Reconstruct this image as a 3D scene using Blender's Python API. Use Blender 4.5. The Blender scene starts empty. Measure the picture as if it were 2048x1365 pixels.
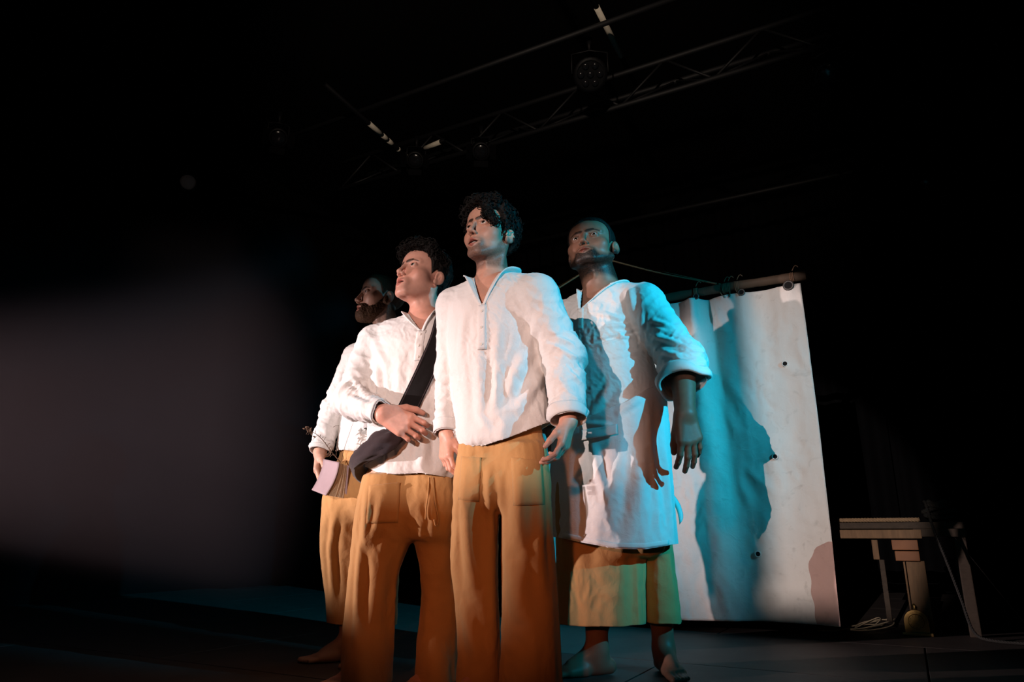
import bpy, bmesh, math, random
import numpy as np
from mathutils import Vector, Matrix
from mathutils.bvhtree import BVHTree

scene = bpy.context.scene
C = scene.collection
PI = math.pi

# ----------------------------------------------------------------- camera, world, lights, exposure
FPX, CX, CY = 1400.0, 1024.0, 682.5
CAMH, PITCH = 0.54, math.radians(15.5)
cam_d = bpy.data.cameras.new('camera')
cam_d.sensor_width = 36.0
cam_d.lens = FPX / 2048.0 * 36.0
cam_d.clip_start = 0.05
cam = bpy.data.objects.new('camera', cam_d)
C.objects.link(cam)
cam.location = (0, 0, CAMH)
cam.rotation_euler = (PI / 2 + PITCH, 0, 0)
scene.camera = cam

scene.view_settings.view_transform = 'Standard'
scene.view_settings.look = 'None'
scene.view_settings.gamma = 1.0
scene.view_settings.exposure = 0.0
scene.view_settings.use_curve_mapping = False

world = bpy.data.worlds.new('dark_theatre')
scene.world = world
world.use_nodes = True
world.node_tree.nodes['Background'].inputs['Color'].default_value = (0.5, 0.55, 0.8, 1)
world.node_tree.nodes['Background'].inputs['Strength'].default_value = 0.0006


def spot(name, loc, target, energy, color, size_deg, blend, radius=0.05):
    l = bpy.data.lights.new(name, 'SPOT')
    l.energy = energy
    l.color = color
    l.spot_size = math.radians(size_deg)
    l.spot_blend = blend
    l.shadow_soft_size = radius
    o = bpy.data.objects.new(name, l)
    C.objects.link(o)
    o.location = loc
    o.rotation_euler = (Vector(target) - Vector(loc)).to_track_quat('-Z', 'Y').to_euler()
    return o


# key lamp far out in the auditorium (its barn doors are built with the lamp), side lamp at the left shining
# through the haze, cyan flood from the right, weak amber lamp, fill spot added to brighten the grid pipes
KEY_POS = Vector((-4.20, -6.45, 2.45))
_az, _el = math.radians(24.7), math.radians(-7.2)
KEY_DIR = Vector((math.sin(_az) * math.cos(_el), math.cos(_az) * math.cos(_el), math.sin(_el)))
spot('key_spot', KEY_POS, KEY_POS + KEY_DIR, 2800, (1.0, 0.83, 0.78), 15, 0.2, 0.004)
SIDE_POS = Vector((-4.2, 2.12, 0.95))
SIDE_DIR = (Vector((-0.42, 3.10, 0.93)) - SIDE_POS).normalized()
spot('side_spot', SIDE_POS, SIDE_POS + SIDE_DIR, 1040, (1.0, 0.79, 0.80), 28, 0.85, 0.012)
CYAN_POS = Vector((3.35, 0.60, 2.35))
CYAN_DIR = (Vector((0.78, 3.05, 1.45)) - CYAN_POS).normalized()
spot('cyan_flood_spot', CYAN_POS, CYAN_POS + CYAN_DIR, 1150, (0.015, 0.56, 0.86), 46, 1.0, 0.02)
spot('amber_spot', (-0.9, -1.2, 1.4), (-0.10, 2.95, 0.72), 140, (1.0, 0.30, 0.12), 24, 0.6, 0.08)
spot('grid_fill_spot', (-0.3, 0.5, 3.0), (0.1, 5.0, 4.15), 190, (1.0, 0.80, 0.64), 60, 0.6, 0.05)

# ----------------------------------------------------------------- pixel helpers
cp, sp_ = math.cos(PITCH), math.sin(PITCH)


def P(px, py, Y):
    """world point on the plane y=Y seen at photo pixel (px,py)"""
    dx, dy = (px - CX) / FPX, (CY - py) / FPX
    d = np.array([dx, cp - sp_ * dy, sp_ + cp * dy])
    return np.array([0, 0, CAMH]) + d * (Y / d[1])


def PZ(px, py, z):
    dx, dy = (px - CX) / FPX, (CY - py) / FPX
    d = np.array([dx, cp - sp_ * dy, sp_ + cp * dy])
    return np.array([0, 0, CAMH]) + d * ((z - CAMH) / d[2])


def ray(px, py):
    dx, dy = (px - CX) / FPX, (CY - py) / FPX
    return Vector((0, 0, CAMH)), Vector((dx, cp - sp_ * dy, sp_ + cp * dy)).normalized()


# ----------------------------------------------------------------- noise
_rng = np.random.RandomState(7)
_perm = np.concatenate([_rng.permutation(256)] * 3)
_grad = _rng.normal(size=(256, 3))
_grad /= np.linalg.norm(_grad, axis=1)[:, None]
_grad = _grad.astype(np.float32)


def perlin(p):
    p = np.asarray(p, dtype=np.float32)
    i = np.floor(p).astype(np.int32)
    f = p - i
    u = f * f * f * (f * (f * 6 - 15) + 10)
    i &= 255
    out = 0
    for dx in (0, 1):
        wx = u[:, 0] if dx else 1 - u[:, 0]
        hx = _perm[i[:, 0] + dx]
        for dy in (0, 1):
            wy = u[:, 1] if dy else 1 - u[:, 1]
            hy = _perm[hx + ((i[:, 1] + dy) & 255)]
            for dz in (0, 1):
                wz = u[:, 2] if dz else 1 - u[:, 2]
                g = _grad[_perm[hy + ((i[:, 2] + dz) & 255)] & 255]
                out = out + wx * wy * wz * (g[:, 0] * (f[:, 0] - dx) + g[:, 1] * (f[:, 1] - dy) + g[:, 2] * (f[:, 2] - dz))
    return out * 1.5


def fbm(p, o=3):
    s, a = 0, 1.0
    for k in range(o):
        s = s + a * perlin(p * (2.03 ** k) + k * 17.3)
        a *= 0.5
    return s


def ridge(p):
    return 1 - 2 * np.clip(np.abs(perlin(p)) * 1.6, 0, 1)


# ----------------------------------------------------------------- signed distance shapes
def rc(a, b, ra, rb):
    a, b = np.asarray(a, np.float32), np.asarray(b, np.float32)
    ba = b - a
    L2 = float(ba @ ba)
    ra, dr = float(ra), float(rb - ra)

    def f(p):
        q = p - a
        h = np.clip((q @ ba) / L2, 0, 1)
        q = q - h[:, None] * ba
        return np.sqrt(np.einsum('ij,ij->i', q, q)) - (ra + dr * h)
    return f


def ell(c, r, M=None):
    c, r = np.asarray(c, np.float32), np.asarray(r, np.float32)
    ir = 1 / r
    Mf = None if M is None else np.asarray(M, np.float32)

    def f(p):
        q = p - c
        if Mf is not None:
            q = q @ Mf
        q = q * ir
        k0 = np.sqrt(np.einsum('ij,ij->i', q, q)) + 1e-9
        q = q * ir
        k1 = np.sqrt(np.einsum('ij,ij->i', q, q)) + 1e-9
        return k0 * (k0 - 1) / k1
    return f


def hermite_table(z, cols, n=160):
    z = np.asarray(z, float)
    zz = np.linspace(z[0], z[-1], n)
    out = []
    for c in cols:
        c = np.asarray(c, float)
        m = np.gradient(c, z)
        i = np.clip(np.searchsorted(z, zz) - 1, 0, len(z) - 2)
        h = z[i + 1] - z[i]
        t = (zz - z[i]) / h
        out.append((2 * t**3 - 3 * t**2 + 1) * c[i] + (t**3 - 2 * t**2 + t) * h * m[i] + (-2 * t**3 + 3 * t**2) * c[i + 1] + (t**3 - t**2) * h * m[i + 1])
    return zz, out


def loft(z, cx, cy, a, b, yaw=0.0, shrink=0.0, cap=0.03, zlo=None, zhi=None):
    o = np.argsort(z)
    z, cx, cy, a, b = [np.asarray(v, float)[o] for v in (z, cx, cy, a, b)]
    zz, (tx, ty, ta, tb) = hermite_table(z, (cx, cy, a, b))
    ca, sa = math.cos(yaw), math.sin(yaw)
    zl = z[0] if zlo is None else zlo
    zh = z[-1] if zhi is None else zhi

    def f(p):
        pz = p[:, 2]
        X = p[:, 0] - np.interp(pz, zz, tx)
        Y = p[:, 1] - np.interp(pz, zz, ty)
        A = np.maximum(np.interp(pz, zz, ta) - shrink, 0.01)
        B = np.maximum(np.interp(pz, zz, tb) - shrink, 0.01)
        u = X * ca + Y * sa
        v = -X * sa + Y * ca
        k0 = np.sqrt((u / A) ** 2 + (v / B) ** 2) + 1e-9
        k1 = np.sqrt((u / A**2) ** 2 + (v / B**2) ** 2) + 1e-9
        d = k0 * (k0 - 1) / k1
        e = np.maximum(zl - pz, pz - zh)
        return smax(d, e, cap)
    return f


def smin(a, b, k):
    h = np.clip(0.5 + 0.5 * (b - a) / k, 0, 1)
    return b + (a - b) * h - k * h * (1 - h)


def smax(a, b, k):
    return -smin(-a, -b, k)


def U(k, *fs):
    def f(p):
        d = fs[0](p)
        for g in fs[1:]:
            d = smin(d, g(p), k)
        return d
    return f


def chain(pts, rad, k=0.02):
    return U(k, *[rc(pts[i], pts[i + 1], rad[i], rad[i + 1]) for i in range(len(pts) - 1)])


# ----------------------------------------------------------------- surface nets
def mesh_sdf(f, lo, hi, h, proj=1):
    B = 4
    lo, hi = np.asarray(lo, float), np.asarray(hi, float)
    nb = np.ceil((hi - lo) / (h * B)).astype(int)
    bx, by, bz = np.meshgrid(*[np.arange(n) for n in nb], indexing='ij')
    blocks = np.stack([bx.ravel(), by.ravel(), bz.ravel()], 1)
    cen = lo + (blocks + 0.5) * (B * h) - 0.5 * h
    cen = cen.astype(np.float32)
    dc = np.concatenate([f(c) for c in np.array_split(cen, max(1, len(cen) // 40000))])
    n = nb * B
    vals = np.repeat(np.repeat(np.repeat(dc.reshape(nb), B, 0), B, 1), B, 2).astype(np.float32)
    act = np.abs(dc) < B * h * 1.15 + 0.005
    g = np.stack(np.meshgrid(*[np.arange(B)] * 3, indexing='ij'), -1).reshape(-1, 3)
    ab = blocks[act]
    for chunk in np.array_split(ab, max(1, len(ab) // 640)):
        idx = (chunk[:, None, :] * B + g[None]).reshape(-1, 3)
        vals[idx[:, 0], idx[:, 1], idx[:, 2]] = f((lo + idx * h).astype(np.float32))
    s = vals < 0
    c8 = [s[i:n[0] - 1 + i, j:n[1] - 1 + j, k:n[2] - 1 + k] for i in (0, 1) for j in (0, 1) for k in (0, 1)]
    anyv = c8[0].copy()
    allv = c8[0].copy()
    for c in c8[1:]:
        anyv |= c
        allv &= c
    cells = np.argwhere(anyv & ~allv)
    ids = -np.ones(anyv.shape, dtype=np.int32)
    ids[cells[:, 0], cells[:, 1], cells[:, 2]] = np.arange(len(cells))
    offs = np.array([(i, j, k) for i in (0, 1) for j in (0, 1) for k in (0, 1)])
    cv = np.stack([vals[cells[:, 0] + o[0], cells[:, 1] + o[1], cells[:, 2] + o[2]] for o in offs], 1)
    acc = np.zeros((len(cells), 3))
    cnt = np.zeros(len(cells))
    for a in range(8):
        for b in range(a + 1, 8):
            if np.abs(offs[a] - offs[b]).sum() != 1:
                continue
            va, vb = cv[:, a], cv[:, b]
            m = (va < 0) != (vb < 0)
            t = np.where(m, va / np.where(m, va - vb, 1), 0)
            acc += np.where(m[:, None], offs[a] + t[:, None] * (offs[b] - offs[a]), 0)
            cnt += m
    V = lo + (cells + acc / cnt[:, None]) * h
    quads = []
    for ax in range(3):
        o1, o2 = (ax + 1) % 3, (ax + 2) % 3
        sl0 = [slice(None)] * 3
        sl1 = [slice(None)] * 3
        sl0[ax] = slice(0, n[ax] - 1)
        sl1[ax] = slice(1, n[ax])
        s0, s1 = s[tuple(sl0)], s[tuple(sl1)]
        e = np.argwhere(s0 != s1)
        e = e[(e[:, o1] > 0) & (e[:, o2] > 0) & (e[:, o1] < n[o1] - 1) & (e[:, o2] < n[o2] - 1)]
        flip = s0[e[:, 0], e[:, 1], e[:, 2]]

        def cid(d1, d2):
            c = e.copy()
            c[:, o1] += d1
            c[:, o2] += d2
            return ids[c[:, 0], c[:, 1], c[:, 2]]
        q = np.stack([cid(-1, -1), cid(0, -1), cid(0, 0), cid(-1, 0)], 1)
        q[~flip] = q[~flip][:, ::-1]
        quads.append(q)
    F = np.concatenate(quads)
    F = F[(F >= 0).all(1)]
    for _ in range(proj):
        d, gr = grad(f, V)
        V = V - np.clip(d, -0.6 * h, 0.6 * h)[:, None] * gr
    return V, F


def grad(f, V, e=0.0012):
    k = np.array([[1, -1, -1], [-1, -1, 1], [-1, 1, -1], [1, 1, 1]], float)
    d = [f(V + kk * e) for kk in k]
    g = sum(kk[None] * dd[:, None] for kk, dd in zip(k, d))
    return sum(d) / 4, g / (np.linalg.norm(g, axis=1)[:, None] + 1e-9)


def normals(V, F):
    a = V[F[:, 2]] - V[F[:, 0]]
    b = V[F[:, 3]] - V[F[:, 1]]
    fn = np.cross(a, b)
    N = np.zeros_like(V)
    for i in range(4):
        np.add.at(N, F[:, i], fn)
    return N / (np.linalg.norm(N, axis=1)[:, None] + 1e-12)


def smooth_verts(V, F, it=1, lam=0.5):
    for _ in range(it):
        S = np.zeros_like(V)
        n = np.zeros(len(V))
        for i in range(4):
            for j in ((i + 1) % 4, (i + 3) % 4):
                np.add.at(S, F[:, i], V[F[:, j]])
                np.add.at(n, F[:, i], 1)
        V = V + lam * (S / np.maximum(n, 1)[:, None] - V)
    return V


def compact(V, F):
    used = np.unique(F)
    m = -np.ones(len(V), int)
    m[used] = np.arange(len(used))
    return V[used], m[F], used


def clip_mesh(V, F, cf):
    N = normals(V, F)
    c = cf(V)
    F = F[(c[F] < 0).any(1)]
    m = np.zeros(len(V), bool)
    m[np.unique(F)] = True
    m &= c > 0
    W = V[m]
    Nm = N[m]
    for _ in range(4):
        e = 0.0015
        cc = cf(W)
        g = np.stack([(cf(W + np.eye(3)[i] * e) - cf(W - np.eye(3)[i] * e)) / (2 * e) for i in range(3)], 1)
        g -= (g * Nm).sum(1)[:, None] * Nm
        l2 = (g * g).sum(1) + 1e-3
        st = cc[:, None] * g / l2[:, None]
        ln = np.linalg.norm(st, axis=1)[:, None] + 1e-9
        W = W - st * np.minimum(1, 0.008 / ln)
    V = V.copy()
    V[m] = W
    V, F, _ = compact(V, F)
    return V, F


# ----------------------------------------------------------------- Blender object helpers
def mesh_from(name, V, F, smooth=True):
    me = bpy.data.meshes.new(name)
    V = np.asarray(V, np.float32)
    F = np.asarray(F, np.int32)
    k = F.shape[1]
    me.vertices.add(len(V))
    me.vertices.foreach_set('co', V.ravel())
    me.loops.add(F.size)
    me.loops.foreach_set('vertex_index', F.ravel())
    me.polygons.add(len(F))
    me.polygons.foreach_set('loop_start', np.arange(0, F.size, k, dtype=np.int32))
    me.polygons.foreach_set('loop_total', np.full(len(F), k, np.int32))
    if smooth:
        me.polygons.foreach_set('use_smooth', np.ones(len(F), bool))
    me.update(calc_edges=True)
    return me


def put(name, me, mat, parent=None):
    o = bpy.data.objects.new(name, me)
    C.objects.link(o)
    if mat is not None:
        me.materials.append(mat)
    if parent is not None:
        o.parent = parent
    return o


def obj(name, V, F, mat, parent=None, smooth=True):
    return put(name, mesh_from(name, V, F, smooth), mat, parent)


def tag(o, label, cat, group=None):
    o['label'] = label
    o['category'] = cat
    if group:
        o['group'] = group
    return o


def struct(o):
    o['kind'] = 'structure'
    return o


def empty(name, loc):
    o = bpy.data.objects.new(name, None)
    C.objects.link(o)
    o.location = loc
    o.empty_display_size = 0.05
    return o


def child(o, parent):
    """parent while keeping world-space mesh coordinates"""
    o.parent = parent
    o.matrix_parent_inverse = Matrix.Translation(-Vector(parent.location))
    return o


def set_color(me, col, name='col'):
    a = me.color_attributes.new(name, 'FLOAT_COLOR', 'POINT')
    c = np.ones((len(me.vertices), 4), np.float32)
    c[:, :3] = col
    a.data.foreach_set('color', c.ravel())


def quads_of(bm):
    return bm


def bm_obj(name, bm, mat, parent=None, smooth=False):
    me = bpy.data.meshes.new(name)
    bm.normal_update()
    bm.to_mesh(me)
    bm.free()
    if smooth:
        me.polygons.foreach_set('use_smooth', np.ones(len(me.polygons), bool))
    o = bpy.data.objects.new(name, me)
    C.objects.link(o)
    if mat:
        me.materials.append(mat)
    if parent is not None:
        child(o, parent)
    return o


def bm_box(bm, c, size, R=None, bevel=0.0):
    r = bmesh.ops.create_cube(bm, size=1.0)
    M = Matrix.Translation(Vector(c)) @ (R.to_4x4() if R is not None else Matrix.Identity(4)) @ Matrix.Diagonal((*size, 1))
    bmesh.ops.transform(bm, matrix=M, verts=r['verts'])
    if bevel:
        es = list({e for v in r['verts'] for e in v.link_edges})
        bmesh.ops.bevel(bm, geom=es, offset=bevel, segments=2, affect='EDGES', profile=0.6)
    return bm


def tube_np(pts, rad, sides=8, close=False):
    """swept tube as numpy V,F ; rad scalar or list"""
    pts = np.asarray(pts, float)
    n = len(pts)
    rad = np.full(n, rad) if np.isscalar(rad) else np.asarray(rad)
    T = np.gradient(pts, axis=0)
    T /= np.linalg.norm(T, axis=1)[:, None] + 1e-12
    up = np.array([0, 0, 1.0]) if abs(T[0][2]) < 0.9 else np.array([1.0, 0, 0])
    a = np.cross(T[0], up)
    a /= np.linalg.norm(a)
    V = []
    for i in range(n):
        a = a - T[i] * (a @ T[i])
        a /= np.linalg.norm(a) + 1e-12
        b = np.cross(T[i], a)
        th = np.arange(sides) * 2 * PI / sides
        V.append(pts[i] + rad[i] * (np.cos(th)[:, None] * a + np.sin(th)[:, None] * b))
    V = np.concatenate(V)
    F = []
    for i in range(n - 1):
        for s in range(sides):
            F.append((i * sides + s, i * sides + (s + 1) % sides, (i + 1) * sides + (s + 1) % sides, (i + 1) * sides + s))
    if not close:
        c0, c1 = len(V), len(V) + 1
        V = np.concatenate([V, pts[:1], pts[-1:]])
        for s in range(0, sides, 2):
            F.append((c0, (s + 2) % sides, s + 1, s))
            o = (n - 1) * sides
            F.append((c1, o + s, o + s + 1, o + (s + 2) % sides))
    return V, np.array(F)


def join_np(parts):
    Vs, Fs, o = [], [], 0
    for V, F in parts:
        Vs.append(V)
        Fs.append(F + o)
        o += len(V)
    return np.concatenate(Vs), np.concatenate(Fs)


def grid_np(G):
    """G: (n,m,3) point grid to V,F"""
    n, m = G.shape[:2]
    i = np.arange(n * m).reshape(n, m)
    F = np.stack([i[:-1, :-1], i[1:, :-1], i[1:, 1:], i[:-1, 1:]], -1).reshape(-1, 4)
    return G.reshape(-1, 3), F


# ----------------------------------------------------------------- materials
def mat(name):
    m = bpy.data.materials.new(name)
    m.use_nodes = True
    nt = m.node_tree
    return m, nt, nt.nodes['Principled BSDF']


def N_(nt, t, **kw):
    n = nt.nodes.new(t)
    for k, v in kw.items():
        setattr(n, k, v)
    return n


def fabric(name, col, col2, rough=0.9, weave=900, bump=0.25, crumple=40, cr=0.35, sheen=0.15):
    m, nt, b = mat(name)
    tc = N_(nt, 'ShaderNodeTexCoord')
    n1 = N_(nt, 'ShaderNodeTexNoise')
    n1.inputs['Scale'].default_value = 9
    n1.inputs['Detail'].default_value = 6
    n2 = N_(nt, 'ShaderNodeTexNoise')
    n2.inputs['Scale'].default_value = crumple
    n2.inputs['Detail'].default_value = 5
    n2.inputs['Distortion'].default_value = 0.8
    n3 = N_(nt, 'ShaderNodeTexNoise')
    n3.inputs['Scale'].default_value = weave * 0.4
    n3.inputs['Detail'].default_value = 2
    mx = N_(nt, 'ShaderNodeMixRGB')
    mx.inputs['Color1'].default_value = (*col, 1)
    mx.inputs['Color2'].default_value = (*col2, 1)
    for n in (n1, n2, n3):
        nt.links.new(tc.outputs['Object'], n.inputs['Vector'])
    nt.links.new(n1.outputs['Fac'], mx.inputs['Fac'])
    nt.links.new(mx.outputs['Color'], b.inputs['Base Color'])
    b1 = N_(nt, 'ShaderNodeBump')
    b1.inputs['Strength'].default_value = cr
    b1.inputs['Distance'].default_value = 0.006
    b2 = N_(nt, 'ShaderNodeBump')
    b2.inputs['Strength'].default_value = bump
    b2.inputs['Distance'].default_value = 0.001
    nt.links.new(n2.outputs['Fac'], b1.inputs['Height'])
    nt.links.new(n3.outputs['Fac'], b2.inputs['Height'])
    nt.links.new(b1.outputs['Normal'], b2.inputs['Normal'])
    nt.links.new(b2.outputs['Normal'], b.inputs['Normal'])
    b.inputs['Roughness'].default_value = rough
    b.inputs['Specular IOR Level'].default_value = 0.2
    b.inputs['Sheen Weight'].default_value = sheen
    return m


def simple(name, col, rough=0.6, metal=0.0, spec=0.4, noise=0.0, scale=20, bump=0.0, stretch=None, emit=None):
    m, nt, b = mat(name)
    b.inputs['Base Color'].default_value = (*col, 1)
    b.inputs['Roughness'].default_value = rough
    b.inputs['Metallic'].default_value = metal
    b.inputs['Specular IOR Level'].default_value = spec
    if noise or bump:
        tc = N_(nt, 'ShaderNodeTexCoord')
        mp = N_(nt, 'ShaderNodeMapping')
        if stretch:
            mp.inputs['Scale'].default_value = stretch
        n = N_(nt, 'ShaderNodeTexNoise')
        n.inputs['Scale'].default_value = scale
        n.inputs['Detail'].default_value = 6
        nt.links.new(tc.outputs['Object'], mp.inputs['Vector'])
        nt.links.new(mp.outputs['Vector'], n.inputs['Vector'])
        if noise:
            r = N_(nt, 'ShaderNodeMixRGB')
            r.inputs['Color1'].default_value = tuple(c * (1 - noise) for c in col) + (1,)
            r.inputs['Color2'].default_value = tuple(min(1, c * (1 + noise)) for c in col) + (1,)
            nt.links.new(n.outputs['Fac'], r.inputs['Fac'])
            nt.links.new(r.outputs['Color'], b.inputs['Base Color'])
        if bump:
            bp = N_(nt, 'ShaderNodeBump')
            bp.inputs['Strength'].default_value = bump
            bp.inputs['Distance'].default_value = 0.004
            nt.links.new(n.outputs['Fac'], bp.inputs['Height'])
            nt.links.new(bp.outputs['Normal'], b.inputs['Normal'])
    if emit:
        b.inputs['Emission Color'].default_value = (*emit[0], 1)
        b.inputs['Emission Strength'].default_value = emit[1]
    return m


def skin_mat():
    m, nt, b = mat('skin')
    a = N_(nt, 'ShaderNodeAttribute')
    a.attribute_name = 'col'
    tc = N_(nt, 'ShaderNodeTexCoord')
    n = N_(nt, 'ShaderNodeTexNoise')
    n.inputs['Scale'].default_value = 60
    n.inputs['Detail'].default_value = 5
    nt.links.new(tc.outputs['Object'], n.inputs['Vector'])
    mx = N_(nt, 'ShaderNodeMixRGB', blend_type='MULTIPLY')
    mx.inputs['Fac'].default_value = 0.25
    nt.links.new(a.outputs['Color'], mx.inputs['Color1'])
    nt.links.new(n.outputs['Color'], mx.inputs['Color2'])
    hs = N_(nt, 'ShaderNodeMixRGB')
    hs.inputs['Fac'].default_value = 0.75
    nt.links.new(mx.outputs['Color'], hs.inputs['Color1'])
    nt.links.new(a.outputs['Color'], hs.inputs['Color2'])
    nt.links.new(hs.outputs['Color'], b.inputs['Base Color'])
    b.inputs['Roughness'].default_value = 0.48
    b.inputs['Specular IOR Level'].default_value = 0.35
    b.inputs['Subsurface Weight'].default_value = 0.12
    b.inputs['Subsurface Radius'].default_value = (0.012, 0.005, 0.003)
    bp = N_(nt, 'ShaderNodeBump')
    bp.inputs['Strength'].default_value = 0.12
    bp.inputs['Distance'].default_value = 0.002
    nt.links.new(n.outputs['Fac'], bp.inputs['Height'])
    nt.links.new(bp.outputs['Normal'], b.inputs['Normal'])
    return m


M = {}
M['skin'] = skin_mat()
M['linen'] = fabric('white_linen', (0.72, 0.70, 0.67), (0.63, 0.605, 0.58), crumple=34, cr=0.36, bump=.45)
M['apron'] = fabric('apron_cotton', (0.74, 0.72, 0.70), (0.62, 0.60, 0.58), crumple=26, cr=0.4)
M['mustard'] = fabric('mustard_linen', (0.53, 0.295, 0.115), (0.44, 0.235, 0.085), crumple=26, cr=0.4)
M['black_strap'] = simple('black_webbing', (0.006, 0.005, 0.005), 0.85, spec=.15, noise=0.3, scale=60, bump=0.2)
M['bag'] = fabric('dark_bag_canvas', (0.040, 0.027, 0.029), (0.022, 0.015, 0.017), crumple=20)
M['hair'] = simple('dark_hair', (0.008, 0.006, 0.005), 0.65, spec=.15, noise=0.5, scale=120, bump=0.6)
M['hair_brown'] = simple('brown_hair', (0.055, 0.028, 0.014), 0.65, spec=.15, noise=0.5, scale=150, bump=0.6)
M['teeth'] = simple('teeth', (0.75, 0.68, 0.58), 0.3)
M['button'] = simple('shell_button', (0.62, 0.58, 0.52), 0.35)


def eye_mat():
    m, nt, b = mat('eye')
    a = N_(nt, 'ShaderNodeAttribute')
    a.attribute_name = 'col'
    nt.links.new(a.outputs['Color'], b.inputs['Base Color'])
    b.inputs['Roughness'].default_value = 0.12
    b.inputs['Specular IOR Level'].default_value = 0.6
    return m


M['eye'] = eye_mat()
# ================================================================= the room (turned against the camera)
RA = math.atan2(-.479, .878)
E1 = np.array([math.cos(RA), math.sin(RA), 0])      # along the stage front
E2 = np.array([-math.sin(RA), math.cos(RA), 0])     # towards the back
RZ = Matrix.Rotation(RA, 3, 'Z')


def room(u, w, z=0.0):
    return Vector(E1 * u + E2 * w) + Vector((0, 0, z))


M['floor'] = simple('black_painted_stage_boards', (.060, .048, .042), .6, noise=.5, scale=6, bump=.3)
M['floor_gap'] = simple('subfloor_black', (.006, .006, .006), .9)  # near-black slab showing in the joints between panels
M['wall'] = simple('black_wall', (.003, .003, .0035), .95, spec=.1)
M['curtain'] = simple('black_drape', (.004, .004, .0045), .95, spec=.05, noise=.3, scale=8)
M['pipe_black'] = simple('black_pipe', (.004, .004, .005), .6, spec=.1)
M['pipe_lit'] = simple('lit_pipe_tone', (.85, .73, .60), .55, metal=.0, noise=.3, scale=25)  # pale colour stands in for light falling on parts of the pipes
M['pipe_grey'] = simple('dull_grey_pipe', (.0060, .0062, .0075), .6, metal=.0)
M['lamp_black'] = simple('lamp_black_metal', (.005, .005, .006), .5, spec=.15)
M['lens'] = simple('lamp_lens', (.010, .010, .012), .15, spec=.3)
M['lens_pale'] = simple('frosted_pale_lens', (.62, .55, .50), .5)
M['led_blue'] = simple('blue_indicator', (.02, .02, .3), .4, emit=((.12, .12, 1.0), 3.0))
M['canvas'] = None

# floor: sub-floor slab with sheets laid on it
bm = bmesh.new()
bm_box(bm, room(0, -1.5, -.06), (14, 19.4, .08), RZ)
floor = struct(bm_obj('floor', bm, M['floor_gap']))
w0 = float(np.dot(PZ(1225, 1315, 0.0), E2))
pm = None
k = 0
for iw in range(-6, 5):
    for iu in range(-4, 3):
        w = w0 + 1.02 * iw + .51
        u = (iu + (.5 if iw % 2 else 0)) * 2.04 + 1.02
        if w > 8.0 or abs(u) > 6.2:
            continue
        if pm is None:
            bm = bmesh.new()
            bm_box(bm, (0, 0, 0), (2.033, 1.013, .02), None, .003)
            o = bm_obj('stage_panel', bm, M['floor'], None)
            pm = o.data
        else:
            o = bpy.data.objects.new('stage_panel', pm)
            C.objects.link(o)
        o.location = room(u, w, -.0105)
        o.rotation_euler = (0, 0, RA)
        o.parent = floor

for nm, u, w, su, sw in (('wall_back', 0, 8.25, 13.2, .1), ('wall_front', 0, -11.0, 13.2, .1), ('wall_left', -6.6, -1.35, .1, 19.2), ('wall_right', 6.6, -1.35, .1, 19.2)):
    bm = bmesh.new()
    bm_box(bm, room(u, w, 2.45), (su, sw, 4.96), RZ)
    struct(bm_obj(nm, bm, M['wall']))
bm = bmesh.new()
bm_box(bm, room(0, -1.35, 4.97), (13.4, 19.4, .08), RZ)
struct(bm_obj('ceiling', bm, M['wall']))

# black drapes along the back, each a pleated panel
for i in range(4):
    u0 = -6.3 + i * 3.15
    uu = np.linspace(0, 3.10, 150)
    zz = np.linspace(.02, 4.5, 8)
    G = np.zeros((150, 8, 3))
    for j, z in enumerate(zz):
        d = .05 * np.sin(uu * 2 * PI / .21 + .7 * np.sin(uu * 3 + i)) * (1 - .25 * z / 4.5) + .02 * np.sin(uu * 2.3 + z)
        G[:, j] = np.outer(u0 + uu, E1) + np.outer(7.95 + d, E2) + np.array([0, 0, z])
    V, F = grid_np(G)
    o = obj('stage_curtain', V, F, M['curtain'])
    tag(o, 'black pleated stage curtain hanging along the dark back wall, ' + ['leftmost panel', 'second panel from the left', 'third panel from the left', 'rightmost panel'][i], 'curtain', 'black drapes along the back')

# ----------------------------------------------------------------- lighting grid
def pipe(name, a, b, r, m, label=None, cat='pipe', parent=None, sides=10):
    V, F = tube_np([a, (np.asarray(a) + np.asarray(b)) / 2, b], r, sides)
    o = obj(name, V, F, m)
    if parent is not None:
        child(o, parent)
    if label:
        tag(o, label, cat)
    return o


def line_e1(p, lo, hi):
    p = np.asarray(p)
    return p + E1 * lo, p + E1 * hi


zg = 4.05
tr_a = PZ(1180, 168, zg)
tr_b = PZ(1300, 188, zg - .30)
truss = empty('lighting_truss', tuple(tr_a))
tag(truss, 'dark horizontal lighting truss with diagonal bracing high above the actors', 'truss')
a0, a1 = line_e1(tr_a, -2.6, 2.4)
b0 = np.array([*(a0 - E2 * .02)[:2], zg - .30])
b1 = b0 + (a1 - a0)
c0 = np.array([*(a0 + E2 * .30)[:2], zg])
c1 = c0 + (a1 - a0)
for p, q in ((a0, a1), (b0, b1), (c0, c1)):
    pipe('chord', p, q, .022, M['pipe_grey'], parent=truss)
nseg = 14
for i in range(nseg):
    t0, t1 = i / nseg, (i + 1) / nseg
    A, B = (a0, b0) if i % 2 else (b0, a0)
    pipe('brace', A + (a1 - a0) * t0, B + (a1 - a0) * t1, .010, M['pipe_grey'], parent=truss, sides=6)
    A, B = (c0, b0) if i % 2 else (b0, c0)
    pipe('brace', A + (a1 - a0) * t0, B + (a1 - a0) * t1, .010, M['pipe_grey'], parent=truss, sides=6)
p0, p1 = line_e1(PZ(700, 230, zg), -1.3, 3.0)
pipe('lighting_batten', p0, p1, .020, M['pipe_grey'], 'thin grey lighting pipe slanting up at the upper left of the grid')
p0, p1 = line_e1(PZ(1400, 410, zg - .2), -2.6, 3.5)
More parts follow.
